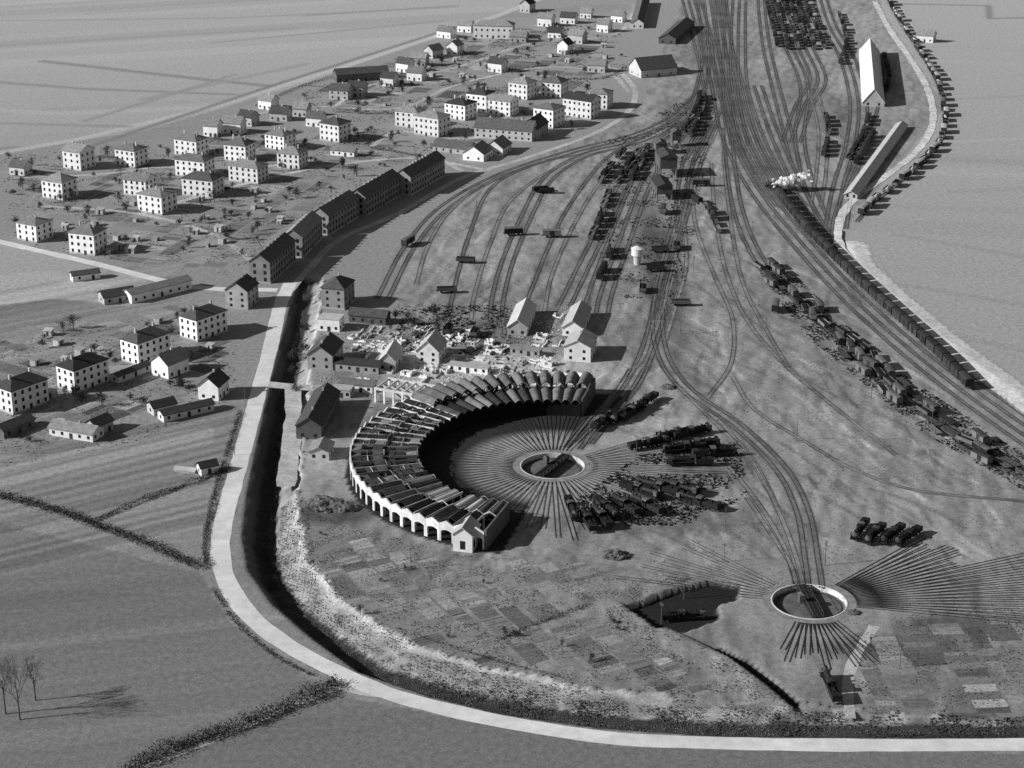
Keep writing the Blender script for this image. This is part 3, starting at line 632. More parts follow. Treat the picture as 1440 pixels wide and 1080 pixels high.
def longh(a,b,d,h,rh,label,cat,name,wall,roof,nw):
    A=G(*a);Bq=G(*b);L_=math.hypot(Bq[0]-A[0],Bq[1]-A[1]); return house(0,0,math.atan2(Bq[1]-A[1],Bq[0]-A[0]),L_,d,h,rh,'gable',label,cat,name,wall=wall,roof=roof,st=1,nw=nw,nd=2,chim=0,world=((A[0]+Bq[0])/2,(A[1]+Bq[1])/2))
longh((1228,150),(1222,76),13,2.6,8,'very long shed with bright white roof slope in the upper right yard','shed','goods_shed','wallg','roofw',20)
longh((1196,280),(1268,180),6.5,2.2,1.8,'long narrow pale platform shed beside the curving embankment','shed','platform_shed','wallg','roofp',16)
longh((896,40),(905,5),9,4,3,'long station building at the top centre','station','station_building','wallw','rooft',8)
longh((938,62),(965,38),12,4,3,'dark curved goods hall left of the throat','goods hall','goods_hall','walld','roofd',8)
A=G(582,566); t=empty('concrete_annex',(A[0],A[1],0),R(-24),'roofless white concrete annex with square openings behind the roundhouse','annex')
W,D,hh=13,5.5,5; b=MB()
for x in np.linspace(-W,W,8): b.box(x-.35,x+.35,-D-.25,-D+.25,0,hh); b.box(x-.35,x+.35,D-.25,D+.25,0,hh)
b.build('column',M['concrete'],t)
for yy in (-D,D): MB().box(-W-.4,W+.4,yy-.3,yy+.3,hh+.003,hh+.9).build('beam',M['concrete'],t)
for x in np.linspace(-W,W,8): MB().box(x-.25,x+.25,-D+.3,D-.3,hh+.006,hh+.7).build('cross_beam',M['concrete'],t)
MB().box(-W,W,-.1+1,.1+1,0,hh-.01).build('inner_wall',M['wallg'],t)
house(656,768,R(75),8.5,6.2,5.8,2.4,'gable','white gabled pavilion at the near end of the roundhouse','pavilion','end_pavilion',roof='roofp',st=1,nw=2,nd=1,chim=0,win=(1.6,2.8))
P=G(896,372); t=empty('water_tower',(P[0],P[1],0),0,'white round water tower beside the coaling track','water tower')
MB().tube((0,0,4.5),(0,0,7.6),2.7,2.7,20).build('tank',M['wallw'],t); MB().tube((0,0,7.61),(0,0,8.8),3.0,.3,20).build('roof',M['concrete'],t)
MB().tube((0,0,0),(0,0,4.49),1.5,1.7,14).build('shaft',M['wallg'],t)
for (u,v,w,d,h,l) in [(936,245,9,16,11,'tall dark coaling tower beside the throat'),(930,275,8,18,7,'long coal bunker below the coaling tower'),(928,215,6,8,6,'signal cabin above the coaling tower'),(950,205,5,6,8,'slim dark sand tower in the throat')]:
    P=G(u,v); t=empty('coaling_stage',(P[0],P[1],0),R(6),l,'coaling stage')
    b=MB()
    for x in (-w/2+.4,w/2-.4):
        for y in np.linspace(-d/2+.4,d/2-.4,4): b.box(x-.35,x+.35,y-.35,y+.35,0,h*.45)
    b.build('supports',M['concrete_d'],t); MB().box(-w/2,w/2,-d/2,d/2,h*.45+.003,h).build('bunker',M['walld'],t)
    r=MB(); r.add([(-w/2-.4,-d/2-.4,h+.003),(w/2+.4,-d/2-.4,h+.003),(w/2+.4,d/2+.4,h+.003),(-w/2-.4,d/2+.4,h+.003),(0,-d/2-.4,h+1.8),(0,d/2+.4,h+1.8)],[(0,1,4),(2,3,5),(1,2,5,4),(3,0,4,5),(3,2,1,0)]); r.build('roof',M['roofd'],t)
def ruin(u,v,label,sc=1):
    x,y=G(u,v); w=random.uniform(3,8)*sc; d=random.uniform(2.5,5)*sc; h=random.uniform(.5,1.8)
    t=empty('ruined_walls',(x,y,0),R(random.choice((-20,70))+random.uniform(-10,10)),label,'ruin','ruined foundations behind the roundhouse')
    m=M[random.choice(('wallw','wallg','concrete'))]; nb=0
    for (x0,x1,y0,y1) in ((-w/2,w/2,-d/2,-d/2+.35),(-w/2,w/2,d/2-.35,d/2),(-w/2,-w/2+.35,-d/2+.36,d/2-.36),(w/2-.35,w/2,-d/2+.36,d/2-.36)):
        if nb and random.random()<.25: continue
        b=MB(); N_=5; nb+=1
        for k_ in range(N_):
            hh=h*random.uniform(.25,1.1)
            if x1-x0>y1-y0: a,c=x0+(x1-x0)*k_/N_,x0+(x1-x0)*(k_+1)/N_; b.box(a,c,y0,y1,-.1,hh)
            else: a,c=y0+(y1-y0)*k_/N_,y0+(y1-y0)*(k_+1)/N_; b.box(x0,x1,a,c,-.1,hh)
        b.build('wall',m,t)
PR=[(590,455),(700,470),(790,440),(800,520),(830,540),(640,548),(560,535),(500,560),(480,470)]
n=0
while n<90:
    u,v=random.uniform(480,830),random.uniform(438,552)
    if not in1(u,v,PR): continue
    x,y=G(u,v)
    if any((x-a)**2+(y-b)**2<(c*.8+1)**2 for a,b,c in SP): continue
    ruin(u,v,'broken low wall foundation in the rubble behind the roundhouse'); SP.append((x,y,2.5)); n+=1
# ---------------- locomotive
def wheelset(par,x,r,name='wheel'):
    for s in (-1,1): MB().tube((x,s*.68,r+.2),(x,s*.82,r+.2),r,r,14).build(name,M['under'],par)
L=empty('steam_locomotive',(0,0,0),0,'x','locomotive')
MB().box(-3.2,6.6,-.55,.55,.75,1.25).box(-3.2,6.2,-1.4,1.4,1.55,1.65).box(6.6,6.8,-1.35,1.35,.8,1.35).build('frame',M['loco'],L)
bo=MB().tube((-1.2,0,2.65),(4.2,0,2.65),.88,.84,16).build('boiler',M['loco'],L)
MB().tube((4.25,0,2.65),(6.0,0,2.65),.95,.95,16).tube((6.0,0,2.65),(6.15,0,2.65),.8,.55,16).build('smokebox',M['loco_g'],L)
MB().tube((5.2,0,3.5),(5.2,0,4.2),.3,.36,12).build('chimney',M['loco'],bo)
MB().tube((2.6,0,3.3),(2.6,0,3.95),.42,.36,12).tube((2.6,0,3.95),(2.6,0,4.1),.36,.15,12).build('steam_dome',M['loco'],bo)
MB().tube((.7,0,3.3),(.7,0,3.85),.32,.28,12).build('sand_dome',M['loco'],bo)
MB().box(-1.7,-.2,-.85,.85,1.7,3.3).build('firebox',M['loco'],L)
cb=MB()
for s in (-1,1): cb.box(-3.1,-1.6,s*1.32-.04,s*1.32+.04,1.66,2.7); cb.box(-1.75,-1.6,s*1.32-.04,s*1.32+.04,2.7,3.6); cb.box(-3.1,-2.95,s*1.32-.04,s*1.32+.04,2.7,3.6)
cb.box(-1.6,-1.52,-1.36,1.36,1.66,3.6).build('cab',M['loco'],L)
r=MB(); vs=[]
for i in range(7):
    a=PI*(i/6); vs+=[(-3.5,1.5*math.cos(a),3.6+.5*math.sin(a)),(-1.3,1.5*math.cos(a),3.6+.5*math.sin(a))]
r.add(vs,[(2*i,2*i+1,2*i+3,2*i+2) for i in range(6)]); r.build('cab_roof',M['loco_g'],L)
for s in (-1,1): MB().tube((4.6,s*1.15,1.05),(5.9,s*1.15,1.05),.38,.38,12).build('cylinder',M['loco'],L); MB().box(5.0,6.3,s*1.38-.03,s*1.38+.03,1.9,3.5).build('smoke_deflector',M['loco_g'],L)
for x in (3.3,1.5,-.3,-2.1): wheelset(L,x,.78,'driving_wheel')
wheelset(L,5.3,.45,'leading_wheel')
tn=MB().box(-9.8,-3.7,-1.4,1.4,1.3,1.5).box(-9.8,-3.8,-1.4,-1.3,1.5,3.0).box(-9.8,-3.8,1.3,1.4,1.5,3.0).box(-9.8,-7.6,-1.3,1.3,1.5,3.05).box(-3.9,-3.8,-1.3,1.3,1.5,2.9).build('tender',M['loco'],L)
c=MB(); c.add([(-7.6,-1.28,2.6),(-3.95,-1.28,2.4),(-3.95,1.28,2.4),(-7.6,1.28,2.6),(-6.8,0,3.4),(-4.8,.1,3.1)],[(0,1,5,4),(2,3,4,5),(1,2,5),(3,0,4)]); c.build('coal_load',M['coal'],tn)
for x in (-4.8,-6.7,-8.7): wheelset(L,x,.5,'tender_wheel')
LP=Proto(L)
def loco(u,v,c,label,group,flip=0,sc=.95,j=0):
    x,y=G(u,v); a=math.atan2(y-c[1],x-c[0]) if isinstance(c,tuple) else c; q=random.uniform(-j,j); LP.place(x+q*math.cos(a),y+q*math.sin(a),a+(PI if flip else 0),label,group,z=.14,sc=sc)
for i,(u,v) in enumerate([(806,724),(822,728),(840,724),(858,722),(876,712),(895,707),(912,697),(930,690),(948,686),(968,694),(985,710)]):
    loco(u,v+3,C1,'black steam locomotive in the arc of engines below the upper turntable','engines in the arc below the upper turntable',i%3,j=3)
for i,(u,v) in enumerate([(920,628),(948,617),(975,613),(960,636),(990,630),(968,655),(1008,642)]):
    loco(u,v,C1,'black steam locomotive in the cluster right of the upper turntable','engine cluster right of the upper turntable',i%2,j=2)
for i,(u,v) in enumerate([(850,596),(872,590),(892,583),(905,572)]):
    loco(u,v,C1,'black steam locomotive behind the open end of the roundhouse','engines behind the roundhouse end',i%2)
for i,(u,v) in enumerate([(1207,750),(1229,754),(1250,757),(1274,758)]):
    loco(u,v+3,C2,'black steam locomotive in the group above the right fan','engines above the right fan',1,.85,j=1.5)
loco(1166,968,R(94),'lone black locomotive at the foot of the lower turntable fan',None)
x,y=G(968,864); LP.place(x,y,R(8),'black locomotive standing in the dark hollow',None,z=hz(x,y)+.05,sc=.8)
# ---------------- wagons
def undercar(l): return MB().box(-l/2,l/2,-1.0,1.0,.95,1.15).box(-l/2-.1,-l/2,-1.25,1.25,.9,1.3).box(l/2,l/2+.1,-1.25,1.25,.9,1.3).box(-l/2-.5,-l/2-.1,.7,.95,1,1.2).box(-l/2-.5,-l/2-.1,-.95,-.7,1,1.2).box(l/2+.1,l/2+.5,.7,.95,1,1.2).box(l/2+.1,l/2+.5,-.95,-.7,1,1.2)
def wsets(par,l):
    for x in (-l*.28,l*.28):
        MB().tube((x,-.8,.62),(x,-.68,.62),.46,.46,10).tube((x,.68,.62),(x,.8,.62),.46,.46,10).tube((x,-.68,.62),(x,.68,.62),.08,.08,6).build('wheelset',M['under'],par)
def roofcurve(l,w,z,rise):
    r=MB(); vs=[];K=6
    for i in range(K+1):
        a=PI*i/K; vs+=[(-l/2-.15,w*math.cos(a),z+rise*math.sin(a)),(l/2+.15,w*math.cos(a),z+rise*math.sin(a))]
    r.add(vs,[(2*i,2*i+1,2*i+3,2*i+2) for i in range(K)]+[tuple(2*i for i in range(K+1)),tuple(2*i+1 for i in range(K,-1,-1))]); return r
def covered(bodym,roofm):
    cw=empty('covered_wagon',(0,0,0),0,'x','wagon'); MB().box(-3.9,3.9,-1.3,1.3,1.153,3.3).build('body',bodym,cw); roofcurve(7.8,1.42,3.303,.5).build('roof',roofm,cw)
    for s in (-1,1): MB().box(-.9,.9,s*1.345-.04,s*1.345+.04,1.3,3.2).build('sliding_door',M['wagon_dk'],cw)
    undercar(7.8).build('underframe',M['under'],cw); wsets(cw,7.8); return cw
cw=covered(M['wagon'],M['wagon_roof']); tw=covered(M['wagon_dk'],M['wagon_dk']); lw=covered(M['wagon_dk'],M['wagon_lt'])
def openw(bm_,lm):
    ow=empty('open_wagon',(0,0,0),0,'x','wagon'); b=MB()
    for s in (-1,1): b.box(-3.7,3.7,s*1.3-.05,s*1.3+.05,1.153,2.45); b.box(s*3.7-.05,s*3.7+.05,-1.25,1.25,1.153,2.45)
    b.box(-3.65,3.65,-1.25,1.25,1.153,1.25).build('body',bm_,ow)
    c=MB(); c.add([(-3.6,-1.2,1.9),(3.6,-1.2,1.9),(3.6,1.2,1.9),(-3.6,1.2,1.9),(-2,0,2.6),(1.8,.2,2.5)],[(0,1,5,4),(2,3,4,5),(1,2,5),(3,0,4)]); c.build('load',lm,ow)
    undercar(7.4).build('underframe',M['under'],ow); wsets(ow,7.4); return ow
ow=openw(M['wagon'],M['coal']); ow2=openw(M['wagon'],M['rubble'])
fw=empty('flat_wagon',(0,0,0),0,'x','wagon'); MB().box(-4.5,4.5,-1.3,1.3,1.153,1.3).build('deck',M['wagon'],fw)
b=MB()
for x in (-4,-1.4,1.4,4):
    for s in (-1,1): b.box(x-.06,x+.06,s*1.33-.05,s*1.33+.05,1.0,2.4)
b.build('stakes',M['under'],fw); undercar(9).build('underframe',M['under'],fw); wsets(fw,9)
PW=[Proto(cw),Proto(ow),Proto(fw)]; TW=Proto(tw); LW=Proto(lw); OW2=Proto(ow2)
def simple(name,kind):
    l=8; b=undercar(l)
    for x in (-l*.28,l*.28): b.tube((x,-.8,.62),(x,-.68,.62),.46,.46,8).tube((x,.68,.62),(x,.8,.62),.46,.46,8)
    if kind==0: b.box(-l/2,l/2,-1.3,1.3,1.153,3.3); q=roofcurve(l,1.42,3.303,.5); b.add(q.v,q.f)
    else:
        for s in (-1,1): b.box(-l/2,l/2,s*1.3-.05,s*1.3+.05,1.153,2.4); b.box(s*l/2-.05,s*l/2+.05,-1.25,1.25,1.153,2.4)
        b.box(-l/2+.05,l/2-.05,-1.25,1.25,1.153,1.9)
    o=b.build(name,M['wagon'] if kind else M['wagon_dk']); tag(o,'x','wagon'); return Proto(o)
SW=[simple('covered_wagon',0),simple('open_wagon',1)]
def place_along(p,s0,s1,sp,protos,label,group,skip=0,jit=0,jr=0,lat=0,sc=None):
    P=np.array(p); d=np.r_[0,np.cumsum(np.hypot(*np.diff(P,axis=0).T))]; n=0
    s=d[-1]*s0
    while s<d[-1]*s1:
        x=np.interp(s,d,P[:,0]); y=np.interp(s,d,P[:,1]); x2=np.interp(s+2,d,P[:,0]); y2=np.interp(s+2,d,P[:,1]); a=math.atan2(y2-y,x2-x)
        s+=sp*(1+random.random()*jit)
        if random.random()<skip: continue
        pr=random.choice(protos); q=random.gauss(0,lat) if lat else 0
        pr.place(x-math.sin(a)*q,y+math.cos(a)*q,a+random.gauss(0,jr) if jr else a,label,group,z=.1,sc=sc); n+=1
    return n
WP=lambda pts: smooth(GP(pts))
place_along(WP([(1092,274),(1130,322),(1165,358),(1210,402),(1270,457),(1320,503),(1362,548)]),.03,1,9.4,[TW],'dark covered wagon in the long train on the main line','wagons of the long train',sc=(1.06,1.25,1.25))
loco(1088,268,R(118),'black locomotive under white steam at the head of the long train',None)
for o_,k0,k1,sk in ((0,0,1,.04),(4.6,.0,1,.15),(-4.6,.1,.95,.7)):
    place_along(offs(WP([(1070,378),(1120,425),(1180,480),(1240,535),(1320,600),(1460,684)]),o_),k0,k1,9.0,PW,'weathered goods wagon in the long stored row beside the main line','stored wagon row beside the main line',sk,.2,.14,.7)
rc=WP(rcurve)
place_along(rc,.04,.98,11.5,[LW,OW2,PW[1],OW2],'goods wagon on the curved track by the right field','wagons on the curved track',.0,.45,.08,.5,sc=1.15)
for (x0,x1,x2,x3) in [(1074,1080,1088,1094),(1086,1092,1102,1108),(1098,1104,1116,1122),(1108,1114,1128,1134),(1120,1124,1138,1146),(1132,1136,1150,1160)]:
    place_along(WP([(x0,-8),(x1,15),(x2,45),(x3,72)]),0,.98,9.6,SW[:2],'small goods wagon in the massed strings at the top of the yard','massed wagon strings at the top',.12,.1)
for pts,l in [([(1243,80),(1250,110),(1242,140)],'wagon beside the long white roofed shed'),([(1222,165),(1212,195),(1192,228)],'wagon in the short string below the white roofed shed'),([(1160,160),(1165,190),(1158,222)],'wagon in the left short string of the right yard'),
    ([(1182,90),(1190,60),(1180,20)],'wagon in the siding left of the white roofed shed'),([(962,185),(978,158),(984,135)],'wagon in the string within the throat'),([(972,190),(986,160),(990,140)],'wagon in the second string within the throat'),
    ([(980,286),(998,300),(1010,330)],'wagon in the curved string on the open ground'),([(845,256),(862,232),(880,212)],'wagon in the left string of the upper depot sidings'),([(868,256),(885,232),(900,214)],'wagon in the second string of the upper depot sidings'),([(888,252),(900,235),(910,212)],'wagon in the third string of the upper depot sidings'),
    ([(844,392),(855,368),(862,345)],'wagon in the lower string of the middle sidings'),([(832,335),(842,315),(850,295)],'wagon in the middle string of the middle sidings'),([(850,290),(858,268)],'wagon in the short upper string of the middle sidings'),([(1205,230),(1228,190)],'wagon in the siding beside the platform shed')]:
    place_along(WP(pts),0,1,9.6,SW[:2] ,l,l+' group',.05,.1,.06)
for u,v,a,l in [(768,272,0,'left one of two wagons on the upper open siding'),(760,270,20,'wagon touching its neighbour on the upper open siding'),(655,370,-8,'lone wagon on the left curved siding'),(628,412,5,'wagon standing at the lower left siding'),(776,334,0,'lone wagon on the middle siding'),(722,331,10,'pale wagon on the open siding'),
    (630,468,80,'wagon at the end of the left siding'),(668,472,80,'wagon by the scrap heaps'),(957,430,0,'lone wagon right of the turntable lead'),(986,262,0,'wagon below the throat'),(932,300,85,'wagon below the coal bunker'),(928,355,5,'wagon beside the water tower'),(922,382,5,'wagon below the water tower'),(904,410,85,'wagon on the turntable lead'),(952,350,85,'wagon right of the coaling track'),(574,345,65,'wagon on the outer curve'),(1090,437,80,'small wagon on the open ground')]:
    x,y=G(u,v); random.choice(PW[:2]).place(x,y,R(a),l,None,z=.1,sc=1.1)
x,y=G(1110,268); bm=bmesh.new()
for i in range(60):
    t=random.random(); r=.6+1.7*math.sin(PI*min(1,t*1.05))*random.uniform(.3,1)
    bmesh.ops.create_icosphere(bm,subdivisions=3,radius=r,matrix=Matrix.Translation((-7+18*t+random.gauss(0,1.0),random.gauss(0,1.9),4+3.5*t+random.gauss(0,.9))))
for v_ in bm.verts: v_.co+=Vector(mnoise.noise_vector(v_.co*.8))*.7+Vector(mnoise.noise_vector(v_.co*2.6))*.3
me=bpy.data.meshes.new('steam'); bm.to_mesh(me); bm.free(); me.materials.append(M['steam'])
me.polygons.foreach_set('use_smooth',np.ones(len(me.polygons),bool))
o=ob('steam_plume',me); o.location=(x,y,0); tag(o,'white steam plume drifting over the head of the long train','steam')
# ---------------- vegetation
def leafcloud(n,cl,rx,rz,z0,s):
    v=[];f=[]
    cs=[(random.gauss(0,rx*.45),random.gauss(0,rx*.45),z0+random.uniform(.15,.9)*rz) for _ in range(cl)]
    for i in range(n):
        c=random.choice(cs); p=Vector(c)+Vector((random.gauss(0,1),random.gauss(0,1),random.gauss(0,1)))*rx*.28
        a=Vector((random.gauss(0,1),random.gauss(0,1),random.gauss(0,1))).normalized(); b_=a.orthogonal().normalized(); c_=a.cross(b_); k=s*random.uniform(.6,1.4)
        m=len(v); v+=[tuple(p+b_*k),tuple(p+c_*k*.7),tuple(p-b_*k),tuple(p-c_*k*.7)]; f.append((m,m+1,m+2,m+3))
    b=MB(); b.add(v,f); return b
def mktree(hh,rx,n):
    e=empty('tree',(0,0,0),0,'x','tree'); b=MB().tube((0,0,-.3),(0,0,hh*.6),.2,.07,6,False)
    for i in range(6):
        a=random.random()*6.28; z=hh*random.uniform(.3,.55); b.tube((0,0,z),(rx*.6*math.cos(a),rx*.6*math.sin(a),z+hh*.25),.08,.02,4,False)
    b.build('trunk',M['bark'],e); leafcloud(n,12,rx,hh*.7,hh*.25,.2).build('crown',M['leaf'],e); return Proto(e)
TP=[mktree(4.5,1.7,380),mktree(5.6,2.0,460),mktree(3.0,1.6,300)]
def ok(x,y): return all((x-a)**2+(y-b)**2>c*c for a,b,c in SP)
def trees(px,n,label,group,sc=(.6,1.15)):
    P=GP(px); x0,x1=min(p[0] for p in P),max(p[0] for p in P); y0,y1=min(p[1] for p in P),max(p[1] for p in P); k=0;tr=0
    while k<n and tr<n*40:
        tr+=1; x=random.uniform(x0,x1); y=random.uniform(y0,y1)
        if in1(x,y,P) and ok(x,y): random.choice(TP).place(x,y,random.random()*6,label,group,z=hz(x,y),sc=random.uniform(*sc)); k+=1
trees([(0,220),(300,190),(560,180),(600,230),(430,280),(340,370),(20,340)],120,'small dark garden tree among the estate blocks','estate garden trees')
trees([(420,130),(700,40),(870,20),(880,100),(820,180),(620,215),(480,205)],90,'small dark tree in the upper village','upper village trees')
trees([(0,480),(250,430),(330,440),(335,560),(200,610),(0,650)],34,'small dark tree around the lower left houses','lower left trees')
trees([(500,440),(640,440),(620,480),(520,500)],8,'dark tree beside the depot yard sheds','depot yard trees')
trees([(430,395),(450,380),(435,470),(420,540),(404,660),(392,670),(400,560)],16,'dark tree in the line along the ditch','ditch trees',(.6,1.0))
trees([(430,730),(640,790),(880,830),(900,960),(560,900),(450,850)],12,'small bush like tree among the allotments','allotment trees',(.3,.6))
def baretree(u,v,h,label):
    x,y=G(u,v); t=empty('bare_tree',(x,y,0),random.random()*6,label,'tree'); MB().tube((0,0,-.3),(0,0,h*.55),.24,.14,8,False).build('trunk',M['bark'],t)
    b=MB()
    def br(p,d,l,r,dep):
        q=p+d*l; b.tube(p,q,r,r*.6,4,False)
        if dep:
            for _ in range(3):
                nd=(d+Vector((random.gauss(0,.4),random.gauss(0,.4),random.gauss(.25,.25)))).normalized(); br(q,nd,l*.7,r*.6,dep-1)
    for i in range(6):
        a=i*1.05+random.random(); br(Vector((0,0,h*random.uniform(.25,.55))),Vector((math.cos(a)*.35,math.sin(a)*.35,.95)).normalized(),h*.2,.1,4)
    b.build('crown',M['bark'],t)
for u,v,h,l in [(8,1004,18,'tall bare tree at the lower left edge, nearest the border'),(28,1012,16,'bare tree just right of the border tree in the lower left meadow'),(50,985,12,'smaller bare tree behind the two tall ones in the lower left meadow')]: baretree(u,v,h,l)
def hedge(pts,w,h,label,m='leaf',dens=5,s=.28,thr=-.42):
    p=smooth(GP(pts),1.0); b=MB(); v=[];f=[]
    for (x,y) in p:
        g0=mnoise.noise(Vector((x*.15,y*.15,0))); hh=h*(.75+.7*g0)
        if g0<thr: continue
        for k_ in range(dens):
            q=Vector((x+random.gauss(0,w*.3),y+random.gauss(0,w*.3),0)); q.z=hz(q.x,q.y)+random.random()*hh
            a=Vector((random.gauss(0,1),random.gauss(0,1),random.gauss(0,1))).normalized(); b_=a.orthogonal().normalized(); c_=a.cross(b_); kk=s*random.uniform(.6,1.5)
            mm=len(v); v+=[tuple(q+b_*kk),tuple(q+c_*kk),tuple(q-b_*kk),tuple(q-c_*kk)]; f.append((mm,mm+1,mm+2,mm+3))
    b.add(v,f); o=b.build('hedge',M[m]); tag(o,label,'hedge')
hedge([(-40,690),(60,715),(130,738),(200,765),(280,800)],3.2,2.8,'dark field hedge running from the left edge to the road',dens=60,thr=-.9,s=.17)
hedge([(130,735),(200,705),(325,660)],1.3,1.8,'thin dark hedge between the tilled field and the meadow',dens=40,thr=-.9,s=.15)
hedge([(290,795),(288,760),(300,700),(318,640),(338,580)],1.6,1.4,'dark hedge following the road on its left side',dens=28,s=.15,thr=-.6)
hedge([(180,1085),(260,1048),(340,1022),(450,975),(470,962)],3.8,3.6,'broad dark hedge in the lower left corner beside the lane',dens=100,thr=-.9,s=.17)
hedge([(300,830),(335,880),(390,925),(440,950)],1.3,1.1,'low hedge on the outer side of the road bend',dens=26,s=.14)
hedge([(405,560),(392,620),(380,690),(374,750),(386,810)],3.4,1.6,'thick brush in the bottom of the ditch',dens=20,s=.18)
hedge([(1210,1030),(1330,1032),(1470,1034)],2.4,1.0,'scrubby bank hedge along the road at the right',dens=14,s=.15)
hedge([(520,208),(600,222)],1.6,1.8,'dark hedge along the village lane',dens=12,s=.2)
hedge([(360,150),(430,120),(520,95)],1.6,1.8,'dark hedge between village and field',dens=10,s=.2)
hedge([(470,158),(560,160),(600,150)],2,2.2,'dark hedge behind the lone white block',dens=12,s=.22)
hedge([(700,900),(760,875),(830,850)],1.6,1.0,'ragged hedge across the allotments',dens=16,s=.14)
hedge([(560,885),(620,905),(700,930),(800,955)],1.6,.8,'ragged hedge at the allotment edge',dens=12,s=.14)
hedge([(880,95),(850,110),(800,112)],2,2,'dark hedge by the station road bend',dens=8)
def cover(name,px,n,s0,s1,m,label,cat,thr=-.1,freq=.06,hgt=.5):
    P=GP(px); x0,x1=min(p[0] for p in P),max(p[0] for p in P); y0,y1=min(p[1] for p in P),max(p[1] for p in P); v=[];f=[];k=0;tr=0
    while k<n and tr<n*12:
        tr+=1; x=random.uniform(x0,x1); y=random.uniform(y0,y1)
        if mnoise.noise(Vector((x*freq,y*freq,9)))<thr+random.gauss(0,.1) or not in1(x,y,P): continue
        if math.hypot(x-C1[0],y-C1[1])<69 and x<C1[0]+60 and 'engines' not in label: continue
        k+=1; z=hz(x,y); s=random.uniform(s0,s1)
        for _ in range(2):
            a=random.random()*PI; dx,dy=math.cos(a)*s,math.sin(a)*s; m_=len(v)
            v+=[(x-dx,y-dy,z-.05),(x+dx,y+dy,z-.05),(x+dx*.4,y+dy*.4,z+s*hgt*2),(x-dx*.5,y-dy*.5,z+s*hgt*1.6)]; f.append((m_,m_+1,m_+2,m_+3))
    b=MB(); b.add(v,f); o=b.build(name,M[m]); tag(o,label,cat,kind='stuff')
bank=[(395,700),(430,700),(450,840),(540,905),(700,945),(900,985),(1180,1000),(1500,1010),(1500,1030),(1150,1030),(850,1018),(600,975),(450,900),(400,850),(385,780)]
cover('scrub',[(600,945),(700,960),(900,990),(1180,1000),(1500,1010),(1500,1030),(1150,1030),(850,1018),(600,975)],3600,.1,.36,'leaf2','dark scrub in patches on the bank above the road','scrub',-.02,.12)
cover('dry_grass',bank[:7]+[(1180,1030)]+bank[10:],12000,.06,.22,'leaf3','dry grass on the bank above the road','grass',-.3,.2,.6)
cover('weeds',[(560,440),(640,300),(800,230),(1010,200),(1060,370),(1440,680),(1440,860),(1170,880),(1000,800),(800,780),(900,600),(830,500)],14000,.07,.3,'leaf2','low dark weeds scattered over the depot ground','weeds',.1,.08,.3)
cover('garden_growth',[(430,720),(640,780),(900,800),(1000,820),(890,850),(1110,990),(900,985),(560,910),(440,850)],9000,.07,.28,'leaf2','low growth scattered through the allotments','garden plants',.05,.15,.4)
cover('garden_growth',[(0,220),(300,190),(560,180),(600,230),(430,300),(340,390),(20,345)],5000,.15,.45,'leaf2','low growth in the gardens of the estate','garden plants',.1,.08,.4)
cover('garden_growth',[(420,130),(700,40),(870,20),(880,100),(820,180),(620,215),(480,205)],4000,.2,.6,'leaf2','low growth in the gardens of the upper village','garden plants',.1,.06,.4)
cover('garden_growth',[(1200,870),(1500,850),(1500,1010),(1200,1010)],2400,.08,.3,'leaf2','low growth in the gardens right of the lane','garden plants',.0,.1,.4)
cover('garden_growth',[(0,480),(330,430),(330,560),(200,620),(0,660)],1800,.12,.4,'leaf2','low growth around the lower left houses','garden plants',.0,.08,.4)
cover('rubble',[(560,440),(700,460),(800,430),(840,545),(640,552),(540,530)],5000,.1,.45,'rubble','pale rubble strewn behind the roundhouse','rubble',-.05,.1,.4)
cover('rubble',[(450,470),(640,440),(640,560),(440,560)],2000,.1,.4,'rubble','pale rubble in the yard among the sheds','rubble',.1,.12,.4)
cover('scrap',[(1060,372),(1100,372),(1260,520),(1440,640),(1440,690),(1300,610),(1130,470)],4500,.2,.6,'wagon_dk','dark scrap lying along the long stored wagon row','scrap',-.1,.1,.4)
cover('scrap',[(560,430),(720,430),(720,500),(560,500)],1500,.2,.7,'wagon_dk','dark scrap lying around the ends of the sidings','scrap',-.1,.1,.4)
cover('scrap',[(840,350),(850,200),(960,140),(1000,180),(960,420),(880,420)],3000,.2,.7,'wagon_dk','dark scrap and coal between the coaling sidings','scrap',.0,.06,.4)
cover('scrap',[(900,640),(1040,620),(1050,700),(960,740),(840,740),(800,710)],2500,.15,.6,'wagon_dk','dark scrap among the parked engines','scrap',.0,.1,.5)
def heap(u,v,r,h,label,m='spoil'):
    x,y=G(u,v); bm=bmesh.new(); bmesh.ops.create_icosphere(bm,subdivisions=4,radius=1)
    sd=random.random()*50
    for q in bm.verts:
        n_=mnoise.noise(q.co*2.2+Vector((sd,0,0)))*.35+mnoise.noise(q.co*6+Vector((sd,0,0)))*.18; q.co*=(1+n_); q.co.x*=r; q.co.y*=r*.8; q.co.z=max(-.2,q.co.z)*h
    me=bpy.data.meshes.new('heap'); bm.to_mesh(me); bm.free(); me.materials.append(M[m]); o=ob('spoil_heap',me); o.location=(x,y,0); tag(o,label,'heap')
heap(455,712,6,3,'dark spoil heap at the top of the pale ditch bank'); heap(485,716,4,2,'smaller spoil heap right of the bank heap'); heap(865,782,4,2,'dark heap between allotments and tracks')
heap(655,455,3,1.6,'scrap heap at the end of the left siding'); heap(680,460,4,1.5,'scrap heap beside the curved siding'); heap(648,440,2.5,1.2,'small scrap heap above the others'); heap(705,492,3,1.2,'rubble heap at the yard edge'); heap(590,470,3,1.2,'dark heap left of the bright roofed house')
heap(940,545,3,1,'ash heap between two leads'); heap(1200,862,2,.8,'ash heap beside the lower turntable')
